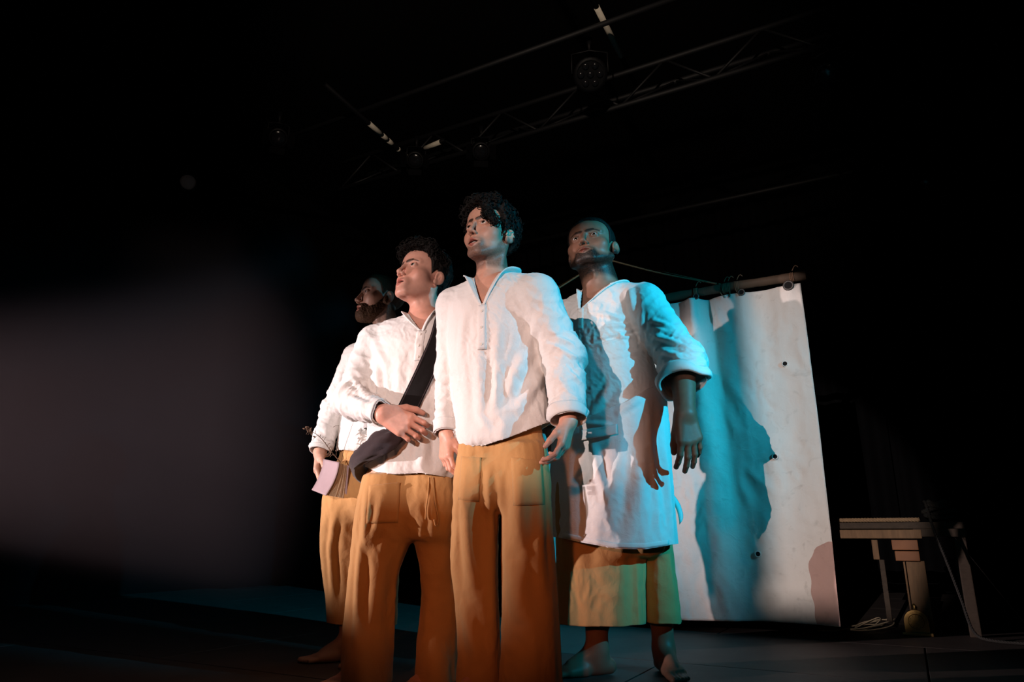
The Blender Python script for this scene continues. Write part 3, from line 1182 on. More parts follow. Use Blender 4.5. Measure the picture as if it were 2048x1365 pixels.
class Head:
    def __init__(s, c, yaw, pitch, roll, scale, mouth=0.006, smile=0.0, wide=1.0, jaw=1.0):
        a, t, r = [math.radians(v) for v in (yaw, pitch, roll)]
        s.fy = np.array([-math.sin(a) * math.cos(t), -math.cos(a) * math.cos(t), math.sin(t)])
        x0 = np.array([-math.cos(a), math.sin(a), 0.0])
        z0 = np.cross(x0, s.fy)
        s.fx = x0 * math.cos(r) + z0 * math.sin(r)
        s.fz = -x0 * math.sin(r) + z0 * math.cos(r)
        s.c, s.s = np.asarray(c, float), scale
        s.o, s.smile, s.wide, s.jaw = mouth, smile, wide, jaw
        s.R = np.stack([s.fx, s.fy, s.fz], 1)

    def loc(s, p):
        return ((p - s.c) @ s.R) / s.s

    def w(s, q):
        return s.c + (np.asarray(q, float) * s.s) @ s.R.T

    def face_local(s, q):
        q = q.copy()
        q[:, 0] = np.abs(q[:, 0]) / s.wide
        o, sm, jw = s.o, s.smile, s.jaw
        d = ell((0, -.010, .035), (.0745, .096, .080))(q)
        d = smin(d, ell((0, .026, -.038), (.058, .060, .078))(q), .03)
        d = smin(d, ell((0, .040, .052), (.058, .048, .048))(q), .03)
        jz = -.104 - o * .7
        d = smin(d, rc((.050 * jw, -.004, -.060), (.018 * jw, .066, jz), .016, .014)(q), .025)
        d = smin(d, ell((0, .075, jz - .001), (.021 * jw, .014, .014))(q), .016)
        d = smin(d, ell((.045, .047, -.031 + sm * .006), (.020, .024 + sm * .004, .020))(q), .030)
        d = smin(d, rc((.010, .0855, .0185), (.046, .066, .021), .0085, .0075)(q), .012)
        d = smax(d, -ell((.034, .0945, -.001), (.0175, .0155, .0125))(q), .012)
        d = smin(d, ell((0, .078, -.077), (.029, .017, .024))(q), .018)
        d = smin(d, rc((0, .0875, .013), (0, .1065, -.035), .0058, .0078)(q), .011)
        d = smin(d, ell((0, .1075, -.0405), (.0088, .0090, .0078))(q), .009)
        d = smin(d, ell((.0108, .0965, -.0455), (.0058, .0095, .0062))(q), .006)
        d = smax(d, -ell((.0058, .1010, -.0520), (.0034, .0062, .0052))(q), .002)
        # eyelids with the opening between them
        d = smin(d, ell((.0315, .0735, -.001), (.0150, .0144, .0146))(q), .004)
        d = smax(d, -ell((.0322, .0905, -.0016), (.0142, .0125, .0064))(q), .002)
        d = smin(d, rc((.020, .0860, .0062), (.044, .0795, .0052), .0020, .0018)(q), .003)
        # lips
        sx = .023 + sm * .006
        sz = sm * .006
        d = smin(d, rc((0.004, .0955, -.0690), (sx, .0815, -.0745 + sz), .0052, .0026)(q), .004)
        d = smin(d, rc((0, .0935, -.0830 - o), (sx - .003, .0815, -.0775 + sz - o * .6), .0062, .0028)(q), .005)
        d = smax(d, -ell((0, .094, -.0762 - o / 2), (sx - .002, .020, .0018 + o / 2))(q), .003)
        # ears
        ca, sa = math.cos(-.35), math.sin(-.35)
        Me = np.array([[ca, -sa, 0], [sa, ca, 0], [0, 0, 1]]).T
        e = ell((.0800, -.016, -.012), (.0065, .0195, .0305), Me)(q)
        e = smin(e, ell((.0765, -.004, -.036), (.006, .009, .010))(q), .006)
        e = smax(e, -ell((.0868, -.0085, -.012), (.0078, .0105, .0180), Me)(q), .003)
        e = smin(e, rc((.0805, -.020, .004), (.0800, -.012, -.022), .0035, .0032)(q), .003)
        return smin(d, e, .005)

    def sdf(s, p):
        return s.face_local(s.loc(p)) * s.s

    def colors(s, V, skin, dark, stubble=0.0, full=False, brow=1.0, scalp=True):
        q = s.loc(V)
        qa = q.copy()
        qa[:, 0] = np.abs(qa[:, 0]) / s.wide
        col = np.tile(np.array(skin), (len(V), 1))
        n = fbm(q * 45, 3)
        col *= (1 + 0.10 * n)[:, None]

        def mixc(w, c):
            nonlocal col
            w = np.clip(w, 0, 1)[:, None]
            col = col * (1 - w) + np.array(c) * w
        red = np.exp(-(np.linalg.norm((qa - (.042, .075, -.035)) / (.028, .04, .025), axis=1)) ** 2)
        mixc(.25 * red, (skin[0] * .95, skin[1] * .62, skin[2] * .55))
        o = s.o
        sx = .023 + s.smile * .006
        sz = s.smile * .006
        dl = np.minimum(rc((0, .0965, -.0695), (sx, .0825, -.0745 + sz), .0066, .003)(qa), rc((0, .0945, -.0830 - o), (sx, .0825, -.0775 + sz - o * .6), .0072, .003)(qa))
        mixc((.0012 - dl) / .002, (skin[0] * .72, skin[1] * .40, skin[2] * .40))
        dm = ell((0, .085, -.0762 - o / 2), (sx - .003, .024, .0012 + o / 2))(qa)
        mixc(np.where(dm < 0.0006, 1.0, 0) * (q[:, 1] < .0915), (.06, .012, .01))
        # brows
        br = rc((.010, .097, .0150), (.030, .092, .0225), .0056, .0050)(qa * (1, .6, 1) + (0, .038, 0))
        br = np.minimum(br, rc((.030, .092, .0225), (.050, .080, .0165), .0050, .0022)(qa * (1, .6, 1) + (0, .034, 0)))
        mixc(brow * np.clip((.0022 - br) / .003, 0, 1) * (0.92 + 0.3 * fbm(q * 300, 2)) * (qa[:, 1] > .045), dark)
        # lash line
        el = np.abs(ell((.0322, .0905, -.0016), (.0142, .0125, .0064))(qa))
        mixc(.75 * np.clip((.0022 - el) / .002, 0, 1) * (qa[:, 1] > .07) * (qa[:, 2] > -.001), tuple(c * .8 for c in dark))
        # beard shade
        if stubble > 0:
            line = np.interp(qa[:, 1], [-.02, .005, .03, .06, .075, .10], [-.015, -.020, -.062, -.074, -.060, -.056])
            w = np.clip((line - q[:, 2]) / .020, 0, 1) * np.clip((dl - .001) / .003, 0, 1) * np.clip((q[:, 2] + .150) / .02, 0, 1)
            if not full:
                cheek = np.clip((np.abs(qa[:, 0]) - .022) / .02, 0, 1) * np.clip((qa[:, 1] - .02) / .03, 0, 1) * np.clip((q[:, 2] + .098) / .015, 0, 1)
                w *= 1 - .75 * cheek
            w *= np.where((qa[:, 1] > .05) & (qa[:, 2] > -.058) & (qa[:, 0] > .026), 0, 1)
            mixc(stubble * w * np.clip(.85 + .22 * fbm(q * 220, 2), 0, 1.1), dark)
        if scalp:
            g = hairline(q)
            mixc(np.clip((q[:, 2] - g) / .006, 0, 1) * ~((qa[:, 0] > .0735) & (q[:, 2] < .022) & (q[:, 1] < .012) & (q[:, 1] > -.045)) * .97, dark)
        return np.clip(col, 0.002, 1)


HL_Y = [-.13, -.06, -.035, -.018, 0.0, .014, .024, .036, .055, .075, .11]
HL_Z = [-.075, -.068, -.045, .010, .016, -.012, .012, .040, .060, .068, .072]


def hairline(q, lift=0.0):
    return np.interp(q[:, 1], HL_Y, HL_Z) + lift + np.clip(.03 - np.abs(q[:, 0]), 0, 1) * 0.25


def add_eyes(head, body, gaze):
    """two eyeballs with iris, children of the body"""
    gz = nrm(gaze)
    for sx in (-1, 1):
        c = head.w((sx * .0315 * head.wide, .0735, -.001))
        r = .0133 * head.s
        nU, nV = 24, 16
        th = np.linspace(0, PI, nV)
        ph = np.linspace(0, 2 * PI, nU + 1)
        a = nrm(np.cross(gz, (0, 0, 1)))
        b = np.cross(gz, a)
        G = (np.cos(th)[:, None, None] * gz + np.sin(th)[:, None, None] * (np.cos(ph)[None, :, None] * a + np.sin(ph)[None, :, None] * b))
        V, F = grid_np(c + r * G)
        ang = np.repeat(th, nU + 1)
        col = np.where((ang < .22)[:, None], (.004, .004, .004), np.where((ang < .50)[:, None], (.055, .028, .014), (.62, .56, .52)))
        o = obj('eye', V, F, M['eye'], body)
        set_color(o.data, col)


def add_teeth(head, body):
    o = head.o
    parts = []
    for k in range(-4, 5):
        x = k * .0042
        y = .0835 - abs(k) ** 2 * .00075
        w = .0021 if abs(k) > 1 else .0023
        h = .0038
        z = -.0735
        bx = [(-w, -.002, -h), (w, -.002, -h), (w, .0018, -h), (-w, .0018, -h), (-w, -.002, h), (w, -.002, h), (w, .0018, h), (-w, .0018, h)]
        V = np.array([head.w((x + a, y + b, z + c)) for a, b, c in bx])
        parts.append((V, np.array([(0, 1, 2, 3), (7, 6, 5, 4), (0, 4, 5, 1), (1, 5, 6, 2), (2, 6, 7, 3), (3, 7, 4, 0)])))
    V, F = join_np(parts)
    obj('teeth', V, F, M['teeth'], body, smooth=False)


def hair_mesh(head, body, thick, noise_amp, noise_scale, mat_, top=0.0, lift=0.0, curls=0, seed=1, fringe=False, h=.003, curl_r=.0042, curl_lo=-.02, curl_back=-1):
    def f(p):
        q = head.loc(p)
        t = thick + top * np.clip((q[:, 2] - .02) / .09, 0, 1) + top * .6 * np.clip((q[:, 1] - .02) / .05, 0, 1) * np.clip((q[:, 2] - .05) / .03, 0, 1)
        qq = q.copy()
        qq[:, 0] /= head.wide
        d = ell((0, -.010, .035), (.0745, .096, .080))(qq)
        d = smin(d, ell((0, .040, .052), (.058, .048, .048))(qq), .03) - t
        d = d + noise_amp * fbm(q * noise_scale + seed * 7.7, 3)
        m = (hairline(q, lift) - q[:, 2] + noise_amp * .8 * perlin(q * noise_scale * 1.7 + 3)) * .75
        d = smax(d, m, .008)
        if fringe:
            fr = rc((-.034, .085, .085), (-.050, .088, .035), .020, .016)(q) + noise_amp * .8 * fbm(q * noise_scale * 1.3, 2)
            fr = smin(fr, rc((-.050, .088, .035), (-.066, .062, -.002), .016, .010)(q) + noise_amp * .6 * fbm(q * noise_scale * 1.5 + 5, 2), .01)
            fr = smin(fr, rc((.030, .070, .085), (.062, .055, .055), .016, .012)(q) + noise_amp * .6 * fbm(q * noise_scale * 1.5 + 9, 2), .01)
            d = smin(d, fr, .012)
        return d * head.s
    R = (.15 + top + thick) * head.s
    V, F = mesh_sdf(f, head.c - R, head.c + R, h)
    parts = [(V, F)]
    rng = np.random.RandomState(seed)
    if curls:
        N = normals(V, F)
        q = head.loc(V)
        cand = np.where((q[:, 2] > curl_lo) & (q[:, 1] > curl_back))[0]
        for k in rng.choice(cand, curls):
            n = N[k]
            t = nrm(np.cross(n, rng.normal(size=3)))
            b = np.cross(n, t)
            m = 9
            u = np.linspace(0, 1, m)
            rad = rng.uniform(.006, .013) * head.s
            L = rng.uniform(.008, .020) * head.s
            turns = rng.uniform(.8, 1.6)
            pts = V[k] - n * .004 + n * (L * u)[:, None] * .8 + rad * (np.sin(u * turns * 2 * PI)[:, None] * t + (1 - np.cos(u * turns * 2 * PI))[:, None] * b * .8)
            parts.append(tube_np(pts, np.linspace(curl_r, curl_r * .35, m) * head.s * rng.uniform(.5, 1.1), 6))
    V, F = join_np(parts)
    return obj('hair', V, F, mat_, body)


def beard_mesh(head, body, thick, mat_, neck=-.135, h=.0025, goatee=False, seed=3):
    def f(p):
        q = head.loc(p)
        qa = q.copy()
        qa[:, 0] = np.abs(q[:, 0]) / head.wide
        base = head.face_local(q)
        nz = fbm(q * 150 + seed, 2)
        t = thick * (1 + .9 * np.clip((-.07 - q[:, 2]) / .04, 0, 1) * (q[:, 1] > .02))
        d = base - t - .0022 * nz
        line = np.interp(qa[:, 1], [-.02, -.004, .01, .035, .06, .075, .11], [-.04, -.005, -.022, -.058, -.072, -.058, -.055])
        m = (q[:, 2] - line + .004 * perlin(q * 120)) * .7
        m = np.maximum(m, (neck - q[:, 2]))
        m = np.maximum(m, -(qa[:, 1] - -.012))
        sx = .024 + head.smile * .006
        lips = ell((0, .095, -.0765 - head.o / 2), (sx, .03, .0125 + head.o / 2))(qa)
        m = np.maximum(m, -lips)
        nose = ell((0, .105, -.045), (.022, .03, .011))(qa)
        m = np.maximum(m, -nose)
        if goatee:
            m = np.maximum(m, qa[:, 0] - .026)
        return smax(d, m, .004) * head.s
    V, F = mesh_sdf(f, head.c - .17 * head.s, head.c + .15 * head.s, h)
    return obj('beard', V, F, mat_, body)


def hand_sdf(wr, d, n, right, scale=1.0, curls=None, spread=(9, 2, -4, -11), thumb=(35, 25, 15), fat=1.0):
    """wrist point, finger direction, palm normal. curls: per finger (a,b,c) degrees"""
    d = nrm(d)
    n = nrm(np.asarray(n) - d * (np.asarray(n) @ d))
    s = np.cross(d, n) if right else -np.cross(d, n)
    S = scale
    curls = curls or [(20, 25, 15)] * 4
    offs = [.031, .010, -.012, -.032]
    al = [.090, .094, .089, .080]
    lens = [(.044, .026, .021), (.048, .030, .022), (.044, .028, .022), (.034, .021, .019)]
    rads = [.0098, .0100, .0094, .0084]
    fs_palm, fs_f, tips = [], [], []
    w0 = np.asarray(wr, float)
    for i in range(4):
        K = w0 + S * (d * al[i] + s * offs[i])
        fs_palm.append(rc(w0 + S * (s * offs[i] * .55 + d * .006), K, .0165 * S * fat, .0128 * S * fat))
        sa = math.radians(spread[i])
        dd = d * math.cos(sa) + s * math.sin(sa)
        ang = 0
        p = K
        r = rads[i] * S * fat
        g = []
        for j in range(3):
            ang += math.radians(curls[i][j])
            v = dd * math.cos(ang) + n * math.sin(ang)
            p2 = p + v * lens[i][j] * S
            g.append(rc(p, p2, r, r * .90))
            if j == 2:
                tips.append((p2, v, nrm(np.cross(np.cross(dd, n), v)), r * .9))
            p, r = p2, r * .90
        fs_f.append(U(.004, *g))
    palm = U(.018, *fs_palm)
    # thumb
    t0 = w0 + S * (d * .024 + s * .022 + n * .006)
    a1, a2, a3 = [math.radians(v) for v in thumb]
    v1 = nrm(d * math.cos(a1) + s * math.sin(a1) + n * .35)
    t1 = t0 + v1 * .044 * S
    v2 = nrm(d * math.cos(a1 - a2) + s * math.sin(a1 - a2) + n * (.35 + .3 * math.sin(a2)))
    t2 = t1 + v2 * .034 * S
    v3 = nrm(d * math.cos(a1 - a2 - a3) + s * math.sin(a1 - a2 - a3) + n * (.35 + .6 * math.sin(a2)))
    t3 = t2 + v3 * .026 * S
    th = U(.005, rc(t0, t1, .0175 * S * fat, .0125 * S * fat), rc(t1, t2, .0122 * S * fat, .0108 * S * fat), rc(t2, t3, .0106 * S * fat, .0082 * S * fat))

    def f(p):
        dd_ = palm(p)
        dd_ = smin(dd_, th(p), .014)
        fg = fs_f[0](p)
        for g in fs_f[1:]:
            fg = np.minimum(fg, g(p))
        return smin(dd_, fg, .007)
    pts = np.array([w0, t3] + [t[0] for t in tips])
    return f, pts


def foot_sdf(ankle, heading, S=1.0):
    """bare foot on the floor under an ankle point; heading = unit xy direction of the toes"""
    f = nrm(np.array([heading[0], heading[1], 0.0]))
    s = np.array([-f[1], f[0], 0])
    a = np.array([ankle[0], ankle[1], 0.0])
    parts = [rc(a + (0, 0, .085 * S), a + f * .10 * S + (0, 0, .035 * S), .036 * S, .026 * S), rc(a - f * .045 * S + (0, 0, .030 * S), a + f * .06 * S + (0, 0, .026 * S), .028 * S, .026 * S)]
    for k, (o, L, r) in enumerate([(-.030, .195, .0125), (-.012, .190, .010), (.004, .182, .0095), (.018, .172, .009), (.031, .160, .0085)]):
        parts.append(rc(a + f * .06 * S + s * o * .6 * S + (0, 0, .024 * S), a + f * L * .72 * S + s * o * S + (0, 0, .018 * S), .020 * S, .0135 * S))
    base = U(.02, *parts)
    toes = [rc(a + f * L * .72 * S + s * o * S + (0, 0, .016 * S), a + f * L * S + s * o * S + (0, 0, .010 * S), r * 1.05 * S, r * S) for o, L, r in [(-.030, .200, .0125), (-.012, .196, .010), (.004, .188, .0095), (.018, .178, .009), (.031, .166, .0085)]]

    def g(p):
        d = base(p)
        t = toes[0](p)
        for k in toes[1:]:
            t = np.minimum(t, k(p))
        return smax(smin(d, t, .006), -p[:, 2] + .001, .004)
    return g


def rows_loft(rows, Y, yaw, ratio, dY=None, **kw):
    """rows: (py, xl, xr[, extra Y]) silhouettes read at depth Y -> loft arguments"""
    z, cx, cy, a, b = [], [], [], [], []
    for r in rows:
        yy = Y + (r[3] if len(r) > 3 else 0)
        rt = r[4] if len(r) > 4 else ratio
        l, rr = P(r[1], r[0], yy), P(r[2], r[0], yy)
        w = (rr[0] - l[0]) / 2
        A = w / math.sqrt(math.cos(yaw) ** 2 + (rt * math.sin(yaw)) ** 2)
        z.append(l[2])
        cx.append((l[0] + rr[0]) / 2)
        cy.append(yy)
        a.append(A)
        b.append(A * rt)
    return dict(z=z, cx=cx, cy=cy, a=a, b=b, yaw=-yaw, **kw)


def seg_dist(V, a, b):
    ba = b - a
    h = np.clip(((V - a) @ ba) / (ba @ ba + 1e-12), 0, 1)
    return np.linalg.norm(V - a - h[:, None] * ba, axis=1), h


def apply_strokes(V, N, F, strokes):
    """hand-laid folds: (px0,py0,px1,py1,width,amp) lying on the garment's surface"""
    if not strokes:
        return V
    bvh = BVHTree.FromPolygons(V.tolist(), F.tolist())
    D = np.zeros(len(V))
    for (x0, y0, x1, y1, w, amp) in strokes:
        pts = []
        for t in np.linspace(0, 1, 7):
            o, dr = ray(x0 + (x1 - x0) * t, y0 + (y1 - y0) * t)
            hit = bvh.ray_cast(o, dr)
            if hit[0] is not None:
                pts.append(np.array(hit[0]))
        if len(pts) < 2:
            continue
        best = np.full(len(V), 9.0)
        for i in range(len(pts) - 1):
            if np.linalg.norm(pts[i + 1] - pts[i]) > .12:
                continue
            dd, hh = seg_dist(V, pts[i], pts[i + 1])
            tt = (i + hh) / (len(pts) - 1)
            taper = np.clip(np.minimum(tt, 1 - tt) * 2.6, 0, 1) ** .7
            tapers = np.where(dd < best * w, taper, tapers) if i else taper
            best = np.minimum(best, dd / w)
        u = best
        D += tapers * amp * (np.exp(-u * u) - .45 * np.exp(-((u - 1.9) / .8) ** 2))
    return V + N * D[:, None]


def cloth_obj(name, V, F, mat_, parent, thick=.003):
    o = obj(name, V, F, mat_, parent)
    s = o.modifiers.new('thickness', 'SOLIDIFY')
    s.thickness = thick
    s.offset = -1
    return o


def arm_folds(V, sh, el, wr, wU, amp, seed, fu=19, fp=5.0):
    """crosswise, slightly slanted compression folds along a sleeve, strongest at elbow and cuff"""
    D = np.zeros(len(V))
    for (a, b, base) in ((sh, el, 0.0), (el, wr, 1.0)):
        ax = nrm(b - a)
        d, h = seg_dist(V, a, b)
        t = (V - a) @ ax
        perp = V - a - t[:, None] * ax
        warp = .035 * perlin(V * 9 + seed)
        s1 = t + .45 * perp[:, 0] + warp
        s2 = t - .60 * perp[:, 0] + .3 * perp[:, 2] - warp
        n = ridge(np.stack([s1 * fu + seed, perp[:, 0] * fp, (perp[:, 1] + perp[:, 2]) * fp], 1))
        n2 = ridge(np.stack([s2 * fu * .75 + seed * 3, perp[:, 0] * fp + 4, (perp[:, 1] - perp[:, 2]) * fp], 1))
        n3 = ridge(np.stack([s1 * fu * 2.1 + seed * 7, perp[:, 0] * fp * 2, (perp[:, 1] + perp[:, 2]) * fp * 2], 1))
        m = np.clip(.55 + 1.1 * perlin(V * 7 + seed * 2), 0, 1)
        tt = base + h
        k = .30 + .75 * np.exp(-((tt - 1.05) / .38) ** 2) + .75 * np.exp(-((tt - 1.8) / .25) ** 2)
        near = np.clip((wU - d) / .02, 0, 1) * ((h > 0.001) | (base == 1)) * ((h < .999) | (base == 0))
        D = np.where(near > 0, near * k * (n * m * .8 + n2 * (1 - m) * .8 + n3 * .18) * amp, D)
    return D


def build_shirt(cfg, body):
    yaw = cfg['yaw']
    T = rows_loft(cfg['torso'], cfg['Y'], yaw, cfg['ratio'], cap=.05)
    torso = loft(**T)
    nb = cfg['neck_base']
    shs = cfg['arms']
    fs = []
    trap = []
    for A in shs:
        pts, rad = A['pts'], A['sleeve']
        if A.get('sleeve_end') is not None:
            pts = pts[:-1] + [A['sleeve_end']]
        fs.append((pts, rad))
        trap.append(rc(nb + (0, 0, -.02), np.asarray(pts[0]) + (0, 0, .0), .066 * cfg.get('bulk', 1), rad[0] * .98))
    upper = U(.06, torso, *trap)

    arms = [chain(p, r, .03) for p, r in fs]

    def f(p):
        d = upper(p)
        for i, a in enumerate(arms):
            d = smin(d, a(p), .022)
        return d
    lo = np.array([min(min(q[0] for q in p) for p, r in fs) - .16, cfg['Y'] - .42, min(T['z']) - .03])
    hi = np.array([max(max(q[0] for q in p) for p, r in fs) + .16, cfg['Y'] + .42, nb[2] + .14])
    lo[2] = min(lo[2], min(p[-1][2] for p, r in fs) - .06)
    V, F = mesh_sdf(f, lo, hi, cfg.get('h', .005))
    N = normals(V, F)
    # ---- folds
    sd = cfg['seed']
    zt, zb = nb[2], min(T['z'])
    g = np.clip((zt - .12 - V[:, 2]) / (zt - zb), 0, 1)
    D = cfg.get('drape', .012) * g * perlin(V * (13, 13, 2.2) + sd) + .005 * g * perlin(V * (24, 24, 5) + sd * 2)
    D += .0045 * ridge(V @ cfg.get('diag', np.array([[1, 0, .5], [0, 1, 0], [-.6, 0, 1]])) * (9, 9, 17) + sd * 3) * np.clip(.35 + fbm(V * 5 + sd, 2), 0, 1)
    D += .0026 * ridge(V * (34, 34, 20) + sd * 5) * np.clip(.35 + perlin(V * 6 + sd * 4), 0, 1) + .0018 * ridge(V @ np.array([[1, 0, .8], [0, 1, 0], [-.9, 0, 1]]) * (22, 22, 50) + sd * 6) * np.clip(.3 + perlin(V * 5 + sd * 9), 0, 1)
    for i, (p, r) in enumerate(fs):
        a, b, c = [np.asarray(v) for v in p]
        fa = arm_folds(V, a, b, c, max(r) * 1.35, cfg['arms'][i].get('fold', .009), sd * 11 + i * 5)
        dtor = torso(V)
        D += fa * np.clip(dtor / .03, 0, 1)
    V = V + N * D[:, None]
    V = apply_strokes(V, N, F, cfg.get('strokes'))
    bvh = BVHTree.FromPolygons(V.tolist(), F.tolist())
    # ---- openings
    ca, sa = math.cos(yaw), math.sin(yaw)
    rt, fw = np.array([-ca, sa, 0]), np.array([-sa, -ca, 0])
    Rn = cfg.get('neck_r', .068)
    vb = cfg['v_bottom']      # point on the chest where the opening ends
    ph0 = cfg.get('phi0', .62)
    vw = Rn * math.sin(ph0)
    hit = bvh.ray_cast(Vector(nb + fw * Rn * math.cos(ph0) + (0, 0, .25)), Vector((0, 0, -1)))
    vt_z = hit[0].z if hit[0] is not None else nb[2]
    hemx = np.array([q[0] for q in cfg['hem']])
    hemz = np.array([q[2] for q in cfg['hem']])
    u0 = (vb - nb) @ rt
    cuffs = []
    for (p, r) in fs:
        cuffs.append((np.asarray(p[-1]), nrm(np.asarray(p[-1]) - np.asarray(p[-2]))))

    def cf(p):
        q = p - nb
        u, w, z = q @ rt, q @ fw, q[:, 2]
        c = np.where(z > -.10, Rn - np.sqrt(u * u + w * w), -1.0)
        hw = np.clip((p[:, 2] - vb[2]) / (vt_z - vb[2]), -.5, 1.15) * vw
        us = u - u0 * np.clip((vt_z - p[:, 2]) / (vt_z - vb[2]), 0, 1)
        v = np.where(w > .01, hw - np.abs(us), -1.0)
        c = np.maximum(c, v)
        hz = np.interp(p[:, 0], hemx, hemz) - p[:, 2]
        c = np.maximum(c, hz)
        dt = upper(p)
        for (e, dr), arm in zip(cuffs, arms):
            qd = p - e
            near = (np.linalg.norm(qd, axis=1) < .13) & (arm(p) < dt)
            c = np.maximum(c, np.where(near, qd @ dr, -1.0))
        return c
    V, F = clip_mesh(V, F, cf)
    sh = cloth_obj('shirt', V, F, M['linen'], body)
    # ---- collar band and turned-back placket edges
    G = []
    nphi = 44
    path, up = [], []
    nv = 10

    def drop(u, w):
        o = nb + rt * u + fw * w
        hit = bvh.ray_cast(Vector(o + (0, 0, .25)), Vector((0, 0, -1)))
        return np.array(hit[0]) if hit[0] is not None else o
    ring = []
    for ph in np.linspace(ph0, 2 * PI - ph0, nphi):
        r_ = Rn + .002
        ring.append((drop(math.sin(ph) * r_, math.cos(ph) * r_), ph))

    def snap(pt):
        hit = bvh.ray_cast(Vector(pt + fw * .4), Vector(-fw))
        return np.array(hit[0]) if hit[0] is not None else pt
    vbs = snap(vb)
    ch = cfg.get('collar_h', .034)
    flare = cfg.get('flare', .35)
    # right side edge going up, ring round the back, left edge down
    e0, e1 = ring[0][0], ring[-1][0]
    for t in np.linspace(0, 1, nv, endpoint=False):
        pt = snap(vbs * (1 - t) + e0 * t)
        path.append(pt + fw * .002)
        dirv = nrm(rt * (.9) + fw * .15 + np.array([0, 0, .35 + .3 * t]))
        up.append(dirv * (.012 + (ch * .9 - .012) * t ** 1.3))
    for pt, ph in ring:
        outw = math.sin(ph) * rt + math.cos(ph) * fw
        fr = flare * (1 + 3.4 * max(0, math.cos(ph) + .25))
        path.append(pt + np.array([0, 0, -.004]))
        up.append(nrm(np.array([0, 0, 1.0]) + outw * fr) * ch)
    for t in np.linspace(0, 1, nv + 1)[1:]:
        pt = snap(e1 * (1 - t) + vbs * t)
        path.append(pt + fw * .002)
        dirv = nrm(-rt * (.9) + fw * .15 + np.array([0, 0, .35 + .3 * (1 - t)]))
        up.append(dirv * (.012 + (ch * .9 - .012) * (1 - t) ** 1.3))
    path, up = np.array(path), np.array(up)
    for _ in range(2):
        path[1:-1] = (path[:-2] + 2 * path[1:-1] + path[2:]) / 4
    for _ in range(5):
        up[1:-1] = (up[:-2] + 2 * up[1:-1] + up[2:]) / 4
    wv = .002 * np.sin(np.arange(len(path)) * 1.1 + sd)
    G = np.stack([path + up * t + np.cross(up, np.gradient(path, axis=0)) * (wv * t * 8)[:, None] * 0 for t in np.linspace(-.12, 1, 5)], 1)
    V2, F2 = grid_np(G)
    co = cloth_obj('collar', V2, F2[:, ::-1], M['linen'], sh, .004)
    co.modifiers[0].offset = 0
    # ---- placket with buttons below the opening
    L = cfg.get('placket', .15)
    if L:
        pw = .014
        pl = []
        for t in np.linspace(-.03, 1, 14):
            c0 = vbs + np.array([0, 0, -L * t])
            row = []
            for k in (-1.15, -1, -.5, 0, .5, 1, 1.15):
                q = snap(c0 + rt * pw * k)
                row.append(q + fw * (.0035 if abs(k) <= 1 else -.004))
            pl.append(row)
        V3, F3 = grid_np(np.array(pl))
        cloth_obj('placket', V3, F3, M['linen'], sh, .002)
        for t in cfg.get('buttons', (.12, .5, .88)):
            c = snap(vbs + np.array([0, 0, -L * t])) + fw * .006
            bm = bmesh.new()
            Mx = Matrix.Translation(Vector(c)) @ Vector(fw).to_track_quat('Z', 'Y').to_matrix().to_4x4()
            bmesh.ops.create_cone(bm, cap_ends=True, segments=16, radius1=.0062, radius2=.0050, depth=.003, matrix=Mx)
            for s in (-1, 1):
                bmesh.ops.create_cone(bm, cap_ends=True, segments=6, radius1=.0010, radius2=.0010, depth=.004, matrix=Mx @ Matrix.Translation((s * .0018, 0, .0005)))
            me = bpy.data.meshes.new('button')
            bm.to_mesh(me)
            bm.free()
            put('button', me, M['button'], sh)
    # ---- cuff bands
    for i, (p, r) in enumerate(fs):
        A = cfg['arms'][i]
        if not A.get('cuff', True):
            continue
        e, dr = np.asarray(p[-1]), nrm(np.asarray(p[-1]) - np.asarray(p[-2]))
        a = nrm(np.cross(dr, (0.3, 1, 0.2)))
        b = np.cross(dr, a)
        bv = BVHTree.FromPolygons(V.tolist(), F.tolist())
        cw = A.get('cuff_w', .045)
        rows = []
        for t in np.linspace(0, 1, 6):
            c0 = e - dr * cw * (1 - t) - dr * .002
            row = []
            for th in np.linspace(0, 2 * PI, 37):
                v = a * math.cos(th) + b * math.sin(th)
                hit = bv.ray_cast(Vector(c0 + v * .001), Vector(v))
                rr = (Vector(hit[0]) - Vector(c0)).length if hit[0] is not None and hit[3] < .12 else r[-1]
                row.append(rr)
            row = np.array(row)
            row = np.minimum(row, np.median(row) * 1.25)
            row[:-1] = (np.roll(row[:-1], 1) + row[:-1] + np.roll(row[:-1], -1)) / 3
            row[-1] = row[0]
            rows.append([c0 + (a * math.cos(th) + b * math.sin(th)) * (rr + .003) for th, rr in zip(np.linspace(0, 2 * PI, 37), row)])
        V4, F4 = grid_np(np.array(rows))
        cloth_obj('cuff', V4, F4, M['linen'], sh, .003)
    return sh, bvh


